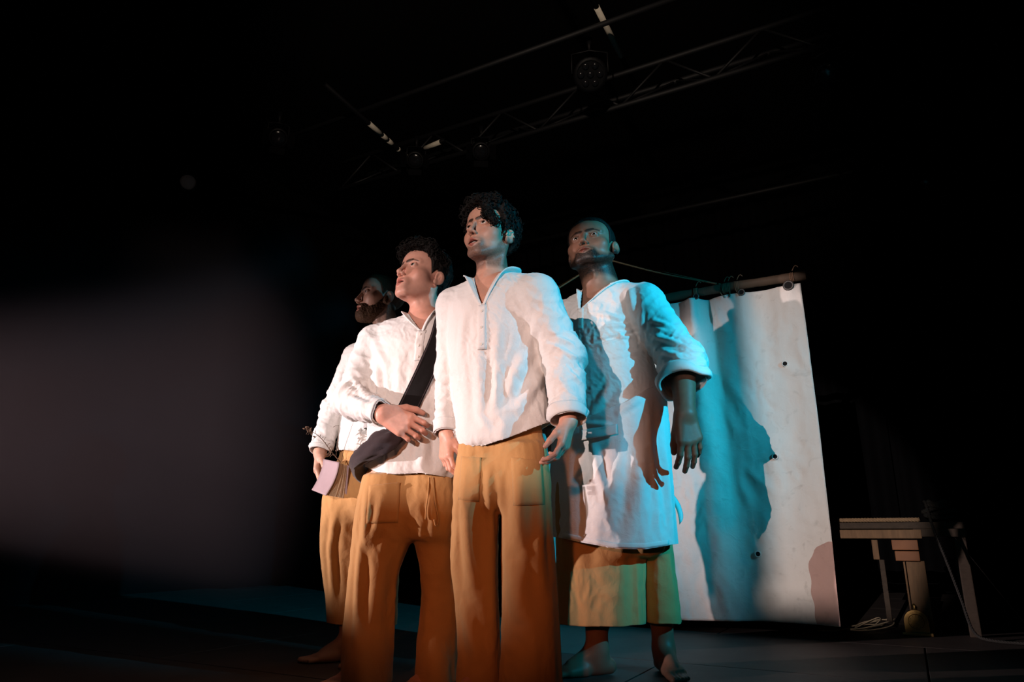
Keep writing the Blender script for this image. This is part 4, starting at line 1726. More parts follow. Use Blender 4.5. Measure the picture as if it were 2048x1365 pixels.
def build_trousers(cfg, body):
    Y, yaw = cfg['Y'], cfg['yaw']
    T = rows_loft(cfg['pelvis'], Y, yaw, cfg.get('pratio', .72), cap=.03)
    legs = []
    for Lr in cfg['legs']:
        legs.append(loft(**rows_loft(Lr['rows'], Lr['Y'], Lr.get('yaw', 0), Lr.get('ratio', .95), cap=.02)))

    def f(p):
        d = legs[0](p)
        d = smin(d, legs[1](p), .012)
        return smin(d, pel(p), .035)
    pel = loft(**T)
    allr = [(l['Y'], r) for l in cfg['legs'] for r in l['rows']] + [(Y, r) for r in cfg['pelvis']]
    pts = np.array([P(x, r[0], y) for y, r in allr for x in (r[1], r[2])])
    lo = pts.min(0) - (.05, .26, .03)
    hi = pts.max(0) + (.05, .26, .03)
    V, F = mesh_sdf(f, lo, hi, cfg.get('ph', .006))
    N = normals(V, F)
    sd = cfg['seed'] + 40
    zt = hi[2]
    g = np.clip((zt - .05 - V[:, 2]) / .5, 0.1, 1)
    a = cfg.get('pfold', .016)
    D = a * g * perlin(V * (12, 12, 1.5) + sd) + .006 * g * ridge(V * (11, 11, 1.6) + sd * 2) * np.clip(.5 + perlin(V * 3 + sd), 0, 1)
    D += .004 * perlin(V @ np.array([[1, 0, .6], [0, 1, 0], [-.7, 0, 1]]) * (15, 15, 22) + sd * 3) * np.clip(.3 + perlin(V * (4, 4, 2.5) + sd * 5) * 1.3, 0, 1)
    D += .0018 * ridge(V * (34, 34, 16) + sd * 5) * np.clip(.4 + perlin(V * 6 + sd), 0, 1)
    # gathers under the waistband
    wz = np.exp(-((zt - .05 - V[:, 2]) / .12) ** 2)
    D += .004 * wz * perlin(V * (55, 55, 5) + sd)
    D = np.clip(D, -.014, .03)
    V = V + N * D[:, None]
    V = apply_strokes(V, N, F, cfg.get('pstrokes'))
    hem = cfg['leg_hem']

    def cf(p):
        return hem - p[:, 2] + .006 * perlin(p * (9, 9, 0.01) + sd)
    V, F = clip_mesh(V, F, cf)
    o = cloth_obj('trousers', V, F, M['mustard'], body, .004)
    return o, BVHTree.FromPolygons(V.tolist(), F.tolist())


def build_person(cfg):
    Y, yaw = cfg['Y'], cfg['yaw']
    hd = cfg['head']
    nb = cfg['neck_base']
    skin = cfg['skin']
    torso = loft(**rows_loft(cfg['torso'], Y, yaw, cfg['ratio'], cap=.05, shrink=.020), zlo=P(1000, cfg['pelvis'][0][0] - 12, Y)[2])
    pel = loft(**rows_loft(cfg['pelvis'], Y, yaw, cfg.get('pratio', .72), cap=.03, shrink=.035))
    neck_r = cfg.get('nr', (.056, .060))
    nt = hd.w((0, -.018, -.050))
    neck = rc(nt, nb, neck_r[0], neck_r[1])
    fwd = np.array([-math.sin(yaw), -math.cos(yaw), 0])
    rtv = np.array([-math.cos(yaw), math.sin(yaw), 0])
    st = nb + fwd * .055 + np.array([0, 0, -.055])
    tendons = [rc(hd.w((sx * .058, -.022, -.045)), st + rtv * sx * .012, .012, .009) for sx in (-1, 1)]
    adam = ell((nt * .45 + nb * .55) + fwd * (neck_r[0] - .004), (.011, .011, .016))
    traps = [rc(nb + (0, 0, -.015), np.asarray(A['pts'][0]), .055, .048) for A in cfg['arms']]

    def upper(p):
        d = smin(torso(p), neck(p), .05)
        for t in traps:
            d = smin(d, t(p), .05)
        for t in tendons:
            d = smin(d, t(p), .018)
        return smin(d, adam(p), .012)

    def headneck(p):
        return smin(upper(p), hd.sdf(p), .022)
    hands, arms = [], []
    for A in cfg['arms']:
        r = A['bare']
        arms.append(chain(A['pts'], r, .02))
        if A.get('hand'):
            hands.append(hand_sdf(A['pts'][2], **A['hand']))
        else:
            hands.append(None)
    legs = []
    feet = []
    for Lg in cfg['legs']:
        k = Lg['bones']
        legs.append(chain(k, (.060, .042, .033) if not cfg.get('big') else (.068, .052, .043), .03))
        feet.append(foot_sdf(k[2], Lg['toe'], cfg.get('foot', 1.0)))

    def core(p):
        d = smin(upper(p), pel(p), .05)
        for a in arms:
            d = smin(d, a(p), .015)
        for l in legs:
            d = smin(d, l(p), .02)
        return d
    parts, cols = [], []
    # trunk and limbs inside the clothes
    pts = np.array([q for A in cfg['arms'] for q in A['pts']] + [q for L in cfg['legs'] for q in L['bones']])
    V, F = mesh_sdf(core, pts.min(0) - (.15, .28, .06), np.array([*(pts.max(0) + .15)[:2], nb[2] - .01]) + (0, .12, 0), .013)
    keep = V[:, 2] < nb[2] - .03
    for A in cfg['arms']:      # the finer forearm takes over here
        e, w = np.asarray(A['pts'][1]), np.asarray(A['pts'][2])
        ax = w - e
        t = ((V - e) @ ax) / (ax @ ax)
        dd, _ = seg_dist(V, e, w)
        keep &= ~((t > A.get('cut', .5)) & (dd < .09))
    for L in cfg['legs']:
        keep &= ~(V[:, 2] < .30)
    F = F[keep[F].all(1)]
    V, F, _ = compact(V, F)
    parts.append((V, F))
    cols.append(np.tile(skin, (len(V), 1)))
    # head, neck and upper chest
    lo = np.minimum(hd.c - .16 * hd.s, nb - .13)
    hi = np.maximum(hd.c + .155 * hd.s, nb + .13)
    lo[2] = min(cfg['v_bottom'][2] - .03, nb[2] - .12)
    V, F = mesh_sdf(headneck, lo, hi, cfg.get('head_h', .0021))
    parts.append((V, F))
    cols.append(hd.colors(V, skin, cfg['dark'], cfg.get('stubble', 0), cfg.get('fullbeard', False)))
    # forearms and hands
    for A, H, arm in zip(cfg['arms'], hands, arms):
        if H is None:
            continue
        hf, hp = H

        def fa(p, arm=arm, hf=hf):
            return smin(arm(p), hf(p), .02)
        e, w = np.asarray(A['pts'][1]), np.asarray(A['pts'][2])
        start = e + (w - e) * (A.get('cut', .5) - .12)
        q = np.concatenate([hp, [w, start]])
        V, F = mesh_sdf(fa, q.min(0) - .045, q.max(0) + .045, .0022)
        ax = w - e
        keep = ((V - e) @ ax) / (ax @ ax) > A.get('cut', .5) - .1
        F = F[keep[F].all(1)]
        V, F, _ = compact(V, F)
        parts.append((V, F))
        n = fbm(V * 60, 2)
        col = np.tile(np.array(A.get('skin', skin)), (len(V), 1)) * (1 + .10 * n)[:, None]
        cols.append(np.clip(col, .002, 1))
    # shins and feet
    for Lg, lg, ft in zip(cfg['legs'], legs, feet):
        k = Lg['bones']
        calf = ell((np.asarray(k[1]) * .65 + np.asarray(k[2]) * .35) - np.array([*Lg['toe'], 0]) * .02, (.048, .048, .11) if not cfg.get('big') else (.062, .062, .12))

        def fl(p, lg=lg, ft=ft, calf=calf):
            return smin(smin(lg(p), calf(p), .03), ft(p), .03)
        a = np.asarray(k[2])
        V, F = mesh_sdf(fl, np.array([a[0] - .26, a[1] - .26, -.01]), np.array([a[0] + .26, a[1] + .26, .36]), .005)
        V[:, 2] = np.maximum(V[:, 2], .0012)
        parts.append((V, F))
        cols.append(np.tile(skin, (len(V), 1)) * .9)
    V, F = join_np(parts)
    body = obj('person', V, F, M['skin'])
    set_color(body.data, np.concatenate(cols))
    tag(body, cfg['label'], 'person', 'actors on stage')
    add_eyes(hd, body, cfg['gaze'])
    if hd.o > .003:
        add_teeth(hd, body)
    sh, sb = build_shirt(cfg, body)
    tr, tb = build_trousers(cfg, body)
    return body, sh, sb, tr, tb


def pv(*a):
    return P(*a)


# ---------------------------------------------------------------- the man in front (centre)
def man_centre():
    Y = 2.62
    hd = Head(P(979, 474, 2.635), 34, 12, -3, 1.13, mouth=.008)
    nb = P(987, 572, Y + .02)
    cfg = dict(label='person standing foremost in the middle, loose white shirt and mustard trousers, both arms hanging',
               Y=Y, yaw=math.radians(22), ratio=.60, seed=3, head=hd, neck_base=nb, nr=(.058, .066), skin=(.60, .305, .215), dark=(.022, .012, .008), stubble=.72,
               torso=[(572, 930, 1050), (604, 905, 1072), (650, 895, 1076), (700, 897, 1080), (750, 901, 1085), (800, 905, 1092), (850, 909, 1099, 0, .64), (900, 912, 1105, 0, .68)],
               arms=[dict(pts=[P(908, 612, 2.70), P(903, 738, 2.76), P(895, 868, 2.69)], sleeve=[.070, .058, .046], bare=[.05, .042, .031], cut=.55,
                          hand=dict(d=(-.02, -.22, -1), n=(.85, .55, 0), right=True, scale=1.02, curls=[(18, 35, 25), (22, 38, 25), (26, 40, 25), (30, 42, 25)], thumb=(28, 18, 12)), fold=.008),
                     dict(pts=[P(1075, 590, 2.52), P(1126, 715, 2.53), P(1137, 842, 2.45)], sleeve=[.078, .074, .060], bare=[.05, .042, .031], cut=.6,
                          hand=dict(d=(-.22, -.12, -1), n=(-1, .35, 0), right=False, scale=1.02, curls=[(15, 30, 20), (20, 36, 22), (26, 40, 25), (30, 44, 25)], thumb=(30, 18, 10)), fold=.011)],
               v_bottom=P(961, 610, 2.50), neck_r=.084, collar_h=.040, flare=.75, phi0=.90, placket=.17,
               hem=[P(880, 880, Y), P(918, 890, Y), P(945, 896, Y), P(970, 897, Y), P(1010, 888, Y), P(1060, 868, Y), P(1100, 850, Y), P(1140, 845, Y)],
               pelvis=[(840, 930, 1080, 0, .48), (880, 922, 1085, 0, .50), (930, 914, 1092, 0, .55), (980, 912, 1095, 0, .58), (1020, 930, 1080, 0, .50)],
               legs=[dict(Y=2.65, rows=[(890, 920, 1005, 0, 1.05), (1000, 906, 1002, 0, 1.15), (1100, 905, 1000), (1200, 911, 1000), (1300, 914, 1002), (1410, 911, 1006)], bones=[P(955, 900, 2.65), P(955, 1130, 2.63), P(960, 1345, 2.66)], toe=(-.5, -.86)),
                     dict(Y=2.58, rows=[(890, 1000, 1088, 0, 1.05), (1000, 1002, 1102, 0, 1.15), (1100, 1001, 1107), (1200, 1002, 1113), (1300, 1000, 1120), (1425, 997, 1128)], bones=[P(1045, 900, 2.58), P(1052, 1130, 2.56), P(1060, 1355, 2.58)], toe=(-.35, -.93))],
               leg_hem=.03, gaze=nrm(hd.fy + np.array([.05, -.1, .1])))
    cfg['strokes'] = [
        (955, 690, 968, 850, .022, .012), (1000, 720, 985, 850, .018, .012), (1000, 640, 990, 740, .016, .006),
        (1062, 690, 1010, 790, .020, .013), (1085, 745, 1030, 830, .018, .012), (1078, 640, 1050, 700, .016, .010),
        (930, 620, 920, 720, .016, .006), (1020, 600, 1060, 640, .014, .006)]
    cfg['pstrokes'] = [(1040, 930, 1035, 1100, .028, .014), (1028, 1120, 1040, 1250, .03, .016), (930, 980, 945, 1180, .022, .014), (925, 1200, 955, 1330, .022, .012), (975, 920, 985, 1100, .014, .008), (1075, 930, 1085, 1200, .02, .010)]
    body, sh, sb, tr, tb = build_person(cfg)
    hair_mesh(hd, body, .015, .012, 30, M['hair'], top=.012, curls=520, seed=5, fringe=True, curl_r=.0034)
    return body, sb, tb


# ---------------------------------------------------------------- the man on the left with the bag
def man_bag():
    Y = 2.92
    hd = Head(P(845, 560, 2.95), 42, 20, -5, 1.19, mouth=.006)
    nb = P(852, 642, Y + .02)
    cfg = dict(label='person in a white shirt gripping the broad black strap of a shoulder bag',
               Y=Y, yaw=math.radians(26), ratio=.60, seed=11, head=hd, neck_base=nb, nr=(.060, .068), skin=(.64, .315, .23), dark=(.035, .018, .010), stubble=.16,
               torso=[(650, 775, 890), (690, 742, 902), (740, 735, 906), (800, 735, 910), (860, 730, 914, 0, .63), (920, 727, 918, 0, .67), (965, 726, 920, 0, .70)],
               arms=[dict(pts=[P(750, 686, 3.00), P(704, 802, 2.96), P(766, 827, 2.70)], sleeve=[.076, .072, .041], bare=[.05, .042, .031], cut=.5,
                          hand=dict(d=(.84, -.10, -.42), n=(.05, 1, -.10), right=True, scale=1.20, curls=[(6, 66, 50), (9, 70, 50), (13, 74, 50), (19, 78, 50)], spread=(1, -2, -5, -8), thumb=(46, 24, 18)), fold=.013, cuff_w=.03),
                     dict(pts=[P(900, 676, 2.89), P(935, 790, 3.05), P(935, 900, 3.04)], sleeve=[.070, .060, .048], bare=[.05, .042, .031], cut=.55,
                          hand=dict(d=(0, -.1, -1), n=(-1, .2, 0), right=False, scale=1.0))],
               v_bottom=P(841, 662, 2.79), neck_r=.084, collar_h=.030, flare=.45, phi0=.90, placket=.13,
               hem=[P(690, 925, Y), P(727, 932, Y), P(760, 948, Y), P(800, 955, Y), P(850, 953, Y), P(900, 960, Y), P(960, 962, Y)],
               pelvis=[(900, 738, 905, 0, .48), (950, 728, 910, 0, .52), (1000, 716, 912, 0, .57), (1040, 713, 910, 0, .58), (1080, 730, 900, 0, .50)],
               legs=[dict(Y=2.90, rows=[(950, 726, 830, 0, 1.05), (1050, 709, 830, 0, 1.10), (1100, 705, 815), (1150, 701, 799), (1200, 697, 793), (1250, 693, 790, 0, 1.05), (1300, 689, 785, -.02, 1.25), (1400, 680, 780, -.04, 1.6)], bones=[P(770, 950, 2.92), P(752, 1150, 2.88), P(735, 1315, 2.93)], toe=(-.6, -.8)),
                     dict(Y=2.95, rows=[(950, 822, 912, 0, 1.25), (1050, 824, 913, 0, 1.4), (1100, 834, 914, 0, 1.35), (1150, 842, 915, 0, 1.3), (1200, 845, 916, 0, 1.2), (1250, 841, 916, 0, 1.2), (1300, 836, 913, -.02, 1.5), (1400, 828, 911, -.05, 2.0)], bones=[P(872, 950, 2.95), P(878, 1150, 2.92), P(872, 1312, 2.96)], toe=(-.3, -.95))],
               leg_hem=.006, gaze=nrm(hd.fy + np.array([.1, -.1, .05])))
    cfg['strokes'] = [(752, 720, 762, 820, .016, .012), (740, 670, 775, 740, .016, .008), (872, 770, 885, 940, .016, .013), (850, 860, 842, 945, .018, .010), (780, 880, 770, 940, .016, .008), (800, 700, 795, 800, .02, .006), (690, 740, 735, 790, .012, .010), (685, 790, 745, 815, .012, .010)]
    cfg['pstrokes'] = [(735, 975, 730, 1100, .018, .012), (760, 1000, 745, 1090, .014, .009), (720, 1080, 712, 1300, .018, .016), (762, 1080, 750, 1250, .03, .014), (860, 980, 872, 1080, .016, .008)]
    body, sh, sb, tr, tb = build_person(cfg)
    hair_mesh(hd, body, .005, .007, 45, M['hair'], top=.020, curls=420, seed=9, lift=.006, curl_r=.0026, curl_lo=.062, curl_back=-.05)
    return body, sb, tb


# ---------------------------------------------------------------- the big man on the right with the apron
def man_apron():
    Y = 3.05
    hd = Head(P(1183, 498, 3.05), 26, 16, -5, 1.17, mouth=.0, wide=1.20, jaw=1.22)
    nb = P(1208, 592, Y + .02)
    cfg = dict(label='person at the right in a long white apron over shirt with sleeve rolled up',
               Y=Y, yaw=math.radians(22), ratio=.74, seed=23, head=hd, neck_base=nb, nr=(.080, .086), bulk=1.15, big=True, skin=(.24, .12, .078), dark=(.012, .008, .006), stubble=1.1, fullbeard=True,
               torso=[(592, 1155, 1265), (630, 1130, 1285), (670, 1118, 1288), (710, 1112, 1296), (750, 1108, 1308), (790, 1108, 1318), (830, 1110, 1322), (870, 1112, 1322)],
               arms=[dict(pts=[P(1128, 640, 3.15), P(1095, 760, 3.22), P(1105, 860, 3.16)], sleeve=[.085, .075, .055], bare=[.06, .05, .036], cut=.55,
                          hand=dict(d=(0, -.1, -1), n=(1, .2, 0), right=True, scale=1.05, fat=1.15)),
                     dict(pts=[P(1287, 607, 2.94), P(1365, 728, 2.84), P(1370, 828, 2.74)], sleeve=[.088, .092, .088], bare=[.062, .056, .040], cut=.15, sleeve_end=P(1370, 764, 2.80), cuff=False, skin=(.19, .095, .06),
                          hand=dict(d=(.10, -.05, -1), n=(-.25, .97, .0), right=False, scale=1.20, fat=1.2, curls=[(16, 22, 12), (14, 20, 12), (16, 22, 12), (22, 26, 15)], spread=(8, 2, -5, -12), thumb=(20, 12, 8)), fold=.012)],
               v_bottom=P(1148, 606, 2.87), neck_r=.100, collar_h=.028, flare=.9, phi0=1.15, placket=.10,
               hem=[P(1050, 850, Y), P(1120, 850, Y), P(1200, 850, Y), P(1330, 850, Y), P(1400, 850, Y)],
               pelvis=[(860, 1130, 1305), (920, 1125, 1312), (1000, 1120, 1322), (1060, 1120, 1328), (1110, 1128, 1320)], pratio=.66,
               legs=[dict(Y=3.02, rows=[(930, 1115, 1235), (1020, 1112, 1262), (1100, 1112, 1286), (1180, 1112, 1290), (1270, 1112, 1293)], ratio=.6, bones=[P(1180, 930, 3.04), P(1190, 1130, 3.0), P(1195, 1318, 3.05)], toe=(-.97, -.25)),
                     dict(Y=3.10, rows=[(930, 1235, 1325), (1020, 1262, 1334), (1100, 1280, 1345), (1180, 1285, 1354), (1270, 1289, 1363)], ratio=1.6, bones=[P(1285, 930, 3.10), P(1315, 1130, 3.08), P(1328, 1312, 3.10)], toe=(.1, -.99))],
               leg_hem=P(1250, 1246, 3.05)[2], foot=1.08, gaze=nrm(hd.fy + np.array([.1, -.3, -.15])))
    cfg['strokes'] = [(1190, 655, 1270, 650, .009, .007), (1185, 625, 1255, 640, .010, .006), (1170, 690, 1290, 660, .007, -.010), (1215, 670, 1285, 680, .008, .006), (1200, 720, 1300, 700, .010, .004), (1255, 560, 1270, 640, .014, .010), (1280, 620, 1285, 700, .014, .010),
                      (1300, 640, 1350, 655, .010, .009), (1305, 670, 1365, 690, .010, .010), (1315, 700, 1375, 715, .010, .010), (1325, 730, 1385, 735, .010, .008), (1230, 760, 1180, 830, .016, .008)]
    body, sh, sb, tr, tb = build_person(cfg)
    hair_mesh(hd, body, .0045, .0015, 60, M['hair'], top=.002, seed=4)
    # ---- rolled cuff at the elbow: thick flared ring
    A = cfg['arms'][1]
    e = np.asarray(A['sleeve_end'])
    dr = nrm(np.asarray(A['pts'][2]) - np.asarray(A['pts'][1]))
    dr = nrm(dr + np.array([.28, 0, .0]))
    a = nrm(np.cross(dr, (0, 1, 0)))
    b = np.cross(dr, a)
    rows = []
    for t, rr in [(-.045, .086), (-.03, .097), (-.01, .101), (.006, .099), (.008, .092), (-.004, .086)]:
        row = []
        for th in np.linspace(0, 2 * PI, 41):
            w = 1 + .05 * math.sin(3 * th + 1) + .04 * math.sin(5 * th)
            out = max(0, math.cos(th - PI)) ** 4
            row.append(e + dr * (t + .015 * math.sin(2 * th)) + (a * math.cos(th) + b * math.sin(th)) * rr * w * (1 + .22 * out * (t > -.02)))
        rows.append(row)
    V, F = grid_np(np.array(rows))
    cloth_obj('rolled_cuff', V, F, M['linen'], sh, .004)
    # ---- apron: a wrap hanging from the waist, open at the back
    rowsA = [(768, 1112, 1322), (800, 1108, 1328), (850, 1105, 1334), (900, 1104, 1338), (960, 1102, 1342), (1020, 1101, 1346), (1070, 1100, 1349), (1115, 1100, 1352)]
    R = rows_loft(rowsA, Y - .01, math.radians(22), .78, cap=.02)
    ap = loft(**R)
    lo = np.array([P(1080, 800, Y)[0] - .06, Y - .36, min(R['z']) - .02])
    hi = np.array([P(1370, 800, Y)[0] + .06, Y + .36, max(R['z']) + .03])
    V, F = mesh_sdf(ap, lo, hi, .0055)
    N = normals(V, F)
    g = np.clip((hi[2] - .06 - V[:, 2]) / .4, 0, 1)
    D = .016 * g * perlin(V * (9, 9, 1.2) + 4) + .006 * g * perlin(V * (20, 20, 3) + 8) + .004 * ridge(V * (10, 10, 14) + 2) * np.clip(.3 + perlin(V * 5), 0, 1) + .0018 * ridge(V * (30, 30, 22)) * np.clip(.4 + perlin(V * 6 + 9), 0, 1)
    V = V + N * D[:, None]
    V = apply_strokes(V, N, F, [(1230, 830, 1290, 790, .014, .008), (1240, 870, 1210, 1060, .03, .012), (1290, 850, 1270, 1080, .03, .010), (1170, 850, 1225, 850, .010, .010), (1180, 880, 1215, 1010, .016, .012), (1310, 800, 1335, 1080, .02, -.008)])
    hx = [P(x, y, 2.85) for x, y in ((1080, 1070), (1120, 1076), (1165, 1086), (1230, 1098), (1290, 1099), (1348, 1090), (1380, 1088))]
    top = [P(x, y, 2.85) for x, y in ((1080, 845), (1150, 838), (1200, 825), (1250, 805), (1300, 775), (1330, 765), (1400, 760))]

    def cf(p):
        c = np.interp(p[:, 0], [q[0] for q in hx], [q[2] for q in hx]) - p[:, 2]
        c = np.maximum(c, p[:, 2] - np.interp(p[:, 0], [q[0] for q in top], [q[2] for q in top]))
        return np.maximum(c, p[:, 1] - (Y + .13))
    V, F = clip_mesh(V, F, cf)
    apo = cloth_obj('apron', V, F, M['apron'], body, .004)
    bv = BVHTree.FromPolygons(V.tolist(), F.tolist())
    # stitched hem band
    G = []
    for x in np.linspace(1125, 1338, 50):
        yh = np.interp(x, (1080, 1120, 1165, 1230, 1290, 1348), (1070, 1076, 1086, 1098, 1099, 1090))
        row = []
        for dy in (-1.5, -5, -9, -13):
            o, d = ray(x, yh + dy)
            h = bv.ray_cast(o, d)
            row.append(np.array(h[0]) - np.array(d) * (.0025 if dy > -12 else -.001) if h[0] is not None else None)
        if all(r is not None for r in row):
            G.append(row)
    if len(G) > 3:
        V2, F2 = grid_np(np.array(G))
        cloth_obj('hem_band', V2, F2, M['apron'], apo, .002)
    # patch pocket flap on the front
    G = []
    for x in np.linspace(1160, 1235, 16):
        row = []
        for t in np.linspace(0, 1, 6):
            yy = (862 - (x - 1160) * .18) + t * 20
            o, d = ray(x, yy)
            h = bv.ray_cast(o, d)
            row.append(np.array(h[0]) - np.array(d) * (.004 + .016 * t) if h[0] is not None else None)
        if all(r is not None for r in row):
            G.append(row)
    if len(G) > 3:
        V2, F2 = grid_np(np.array(G))
        cloth_obj('pocket_flap', V2, F2, M['apron'], apo, .003)
    # tie end sticking out behind the hip
    t0, t1 = P(1338, 985, Y + .06), P(1362, 1040, Y + .04)
    G = []
    for t in np.linspace(0, 1, 9):
        c = t0 * (1 - t) + t1 * t + np.array([.012 * math.sin(t * 3), 0, 0])
        w = np.array([.010, .012, .016]) * (.6 + .7 * t)
        G.append([c - w, c - w * .3 + np.array([.004, -.008, 0]), c + w * .3 + np.array([.004, -.006, 0]), c + w])
    V2, F2 = grid_np(np.array(G))
    cloth_obj('apron_tie', V2, F2, M['apron'], apo, .002)
    return body, sb, tb


# ---------------------------------------------------------------- the man at the back with the book
def man_book():
    Y = 3.34
    hd = Head(P(762, 600, 3.36), 62, 10, -5, 1.10, mouth=.007, smile=.8)
    nb = P(778, 672, Y + .02)
    cfg = dict(label='barefoot person half hidden at the back left, holding a mauve book at the hip',
               Y=Y, yaw=math.radians(32), ratio=.62, seed=37, head=hd, neck_base=nb, nr=(.058, .064), skin=(.55, .32, .23), dark=(.045, .022, .012), stubble=.8, fullbeard=True,
               torso=[(682, 735, 815), (715, 704, 826), (760, 690, 830), (810, 684, 832), (860, 676, 832, 0, .66), (910, 668, 832, 0, .7)],
               arms=[dict(pts=[P(713, 716, 3.43), P(668, 822, 3.43), P(640, 905, 3.34)], sleeve=[.068, .062, .045], bare=[.048, .04, .030], cut=.55,
                          hand=dict(d=(-.02, -.25, -1), n=(1, .15, -.05), right=True, scale=1.02, curls=[(25, 38, 30), (24, 38, 30), (24, 36, 28), (26, 36, 28)], thumb=(40, 15, 10)), fold=.010, cuff_w=.02),
                     dict(pts=[P(825, 712, 3.26), P(835, 815, 3.30), P(835, 900, 3.24)], sleeve=[.068, .06, .045], bare=[.048, .04, .030], cut=.55,
                          hand=dict(d=(0, -.1, -1), n=(-1, .2, 0), right=False))],
               v_bottom=P(750, 700, 3.2), neck_r=.080, phi0=.8, placket=.0,
               hem=[P(640, 896, Y), P(672, 900, Y), P(720, 908, Y), P(840, 908, Y)],
               pelvis=[(880, 682, 812, 0, .48), (910, 672, 812, 0, .5), (960, 656, 810, 0, .55), (1010, 650, 806, 0, .58), (1040, 668, 796, 0, .5)],
               legs=[dict(Y=3.38, rows=[(930, 662, 745, 0, 1.05), (1000, 648, 742, 0, 1.15), (1080, 643, 735), (1150, 647, 730), (1200, 652, 728), (1270, 656, 728)], bones=[P(700, 930, 3.39), P(690, 1130, 3.39), P(696, 1296, 3.39)], toe=(-.93, -.36)),
                     dict(Y=3.32, rows=[(930, 735, 815), (1000, 735, 808), (1080, 732, 800), (1150, 728, 796), (1200, 728, 793), (1270, 728, 792)], bones=[P(768, 930, 3.33), P(762, 1130, 3.33), P(758, 1298, 3.34)], toe=(-.5, -.85))],
               leg_hem=P(700, 1247, 3.36)[2], gaze=nrm(hd.fy + np.array([0, -.1, .1])))
    cfg['pstrokes'] = [(660, 1080, 668, 1200, .014, .010), (670, 1020, 660, 1120, .016, .010)]
    cfg['strokes'] = [(700, 720, 685, 800, .012, .008), (665, 800, 690, 820, .010, .008)]
    body, sh, sb, tr, tb = build_person(cfg)
    hair_mesh(hd, body, .003, .0015, 60, M['hair_brown'], top=.001, seed=14, lift=.004)
    beard_mesh(hd, body, .0038, M['hair_brown'], neck=-.145)
    return body, sb, tb


import time as _time
_t0 = _time.time()
PEOPLE = {}
for _nm, _fn in (('centre', man_centre), ('bag', man_bag), ('apron', man_apron), ('book', man_book)):
    PEOPLE[_nm] = _fn()
    print('built', _nm, round(_time.time() - _t0, 1))

# ================================================================= things the actors carry
def hit_px(bvh, px, py, off=0.0):
    o, d = ray(px, py)
    h = bvh.ray_cast(o, d)
    if h[0] is None:
        return None
    return np.array(h[0]) - np.array(d) * off


def hit_rows(bvh, rows, off):
    """rows of pixels draped on a surface -> grid, dropping rows that miss"""
    G = []
    for r in rows:
        q = [hit_px(bvh, x, y, off) for x, y in r]
        if all(v is not None for v in q):
            G.append(q)
    return np.array(G)


def smooth_grid(G, it=2):
    for _ in range(it):
        H = G.copy()
        H[1:-1] = (G[:-2] + 2 * G[1:-1] + G[2:]) / 4
        G = H
    return G


# ---- shoulder bag of the man on the left
bag_body, bag_sb, bag_tb = PEOPLE['bag']
bag = empty('shoulder_bag', tuple(P(745, 930, 3.05)))
tag(bag, 'dark cloth shoulder bag on a broad black strap worn across the white shirt', 'bag')
path = smooth_path([np.array([x, y, 0.0]) for x, y in ((889, 640), (878, 680), (858, 728), (835, 778), (812, 825), (790, 868))], 34)[:, :2]
tan = np.gradient(path, axis=0)
tan /= np.linalg.norm(tan, axis=1)[:, None]
perp = np.stack([-tan[:, 1], tan[:, 0]], 1)
rows = [[tuple(p + n * w * 19) for w in np.linspace(-1, 1, 9)] for p, n in zip(path, perp)]
G = smooth_grid(hit_rows(bag_sb, rows, .010), 3)
# carry the strap over the shoulder and down the back
first = G[0]
ext = []
sh_top = P(896, 622, 2.90)
for t in np.linspace(1, .12, 8):
    c = first.mean(0) * (1 - t) + sh_top * t
    c = c + np.array([0, 0, .02 * math.sin(t * PI)])
    ext.append([c + (v - first.mean(0)) * np.array([1, .6, .6]) for v in first])
back = []
for t in np.linspace(1, .1, 8):
    c = sh_top * (1 - t) + np.array([P(860, 860, 3.1)[0], 3.10, 1.05]) * t
    back.append([c + (v - first.mean(0)) * np.array([1, .6, .6]) for v in first])
G = np.concatenate([np.array(back), np.array(ext), G])
V, F = grid_np(G)
o = cloth_obj('strap', V, F, M['black_strap'], None, .004)
child(o, bag)
o['label'] = 'broad black webbing strap'
for off in (-.86, .86):
    rr = [[tuple(p + n * (off + w) * 19) for w in (-.05, .05)] for p, n in zip(path, perp)]
    Gs = smooth_grid(hit_rows(bag_sb, rr, .0145), 3)
    V, F = grid_np(Gs)
    s = cloth_obj('stitching', V, F, M['bag'], None, .001)
    child(s, o)
# gathered cloth below the hand running round the hip
ax = [P(797, 868, 2.735), P(780, 880, 2.735), P(762, 887, 2.745), P(742, 899, 2.765), P(722, 912, 2.81), P(712, 925, 2.90), P(722, 940, 3.02), P(745, 950, 3.10)]
rad = [(.030, .016), (.042, .024), (.050, .028), (.042, .026), (.036, .024), (.036, .026), (.05, .03), (.07, .03)]
axp = smooth_path(ax, 40)
ra = np.stack([np.interp(np.linspace(0, 1, 40), np.linspace(0, 1, 8), [r[i] for r in rad]) for i in (0, 1)], 1)
T = np.gradient(axp, axis=0)
T /= np.linalg.norm(T, axis=1)[:, None]
G = []
for i in range(40):
    up_ = np.array([0, 0, 1.0])
    nn = nrm(np.cross(T[i], up_))
    bb = np.cross(nn, T[i])
    row = []
    for th in np.linspace(0, 2 * PI, 29):
        w = 1 + .10 * math.sin(5 * th + i * .35) + .06 * math.sin(9 * th - i * .5)
        row.append(axp[i] + (bb * math.cos(th) * ra[i, 0] + nn * math.sin(th) * ra[i, 1]) * w)
    G.append(row)
V, F = grid_np(np.array(G))
child(obj('bag_cloth', V, F, M['bag']), bag)
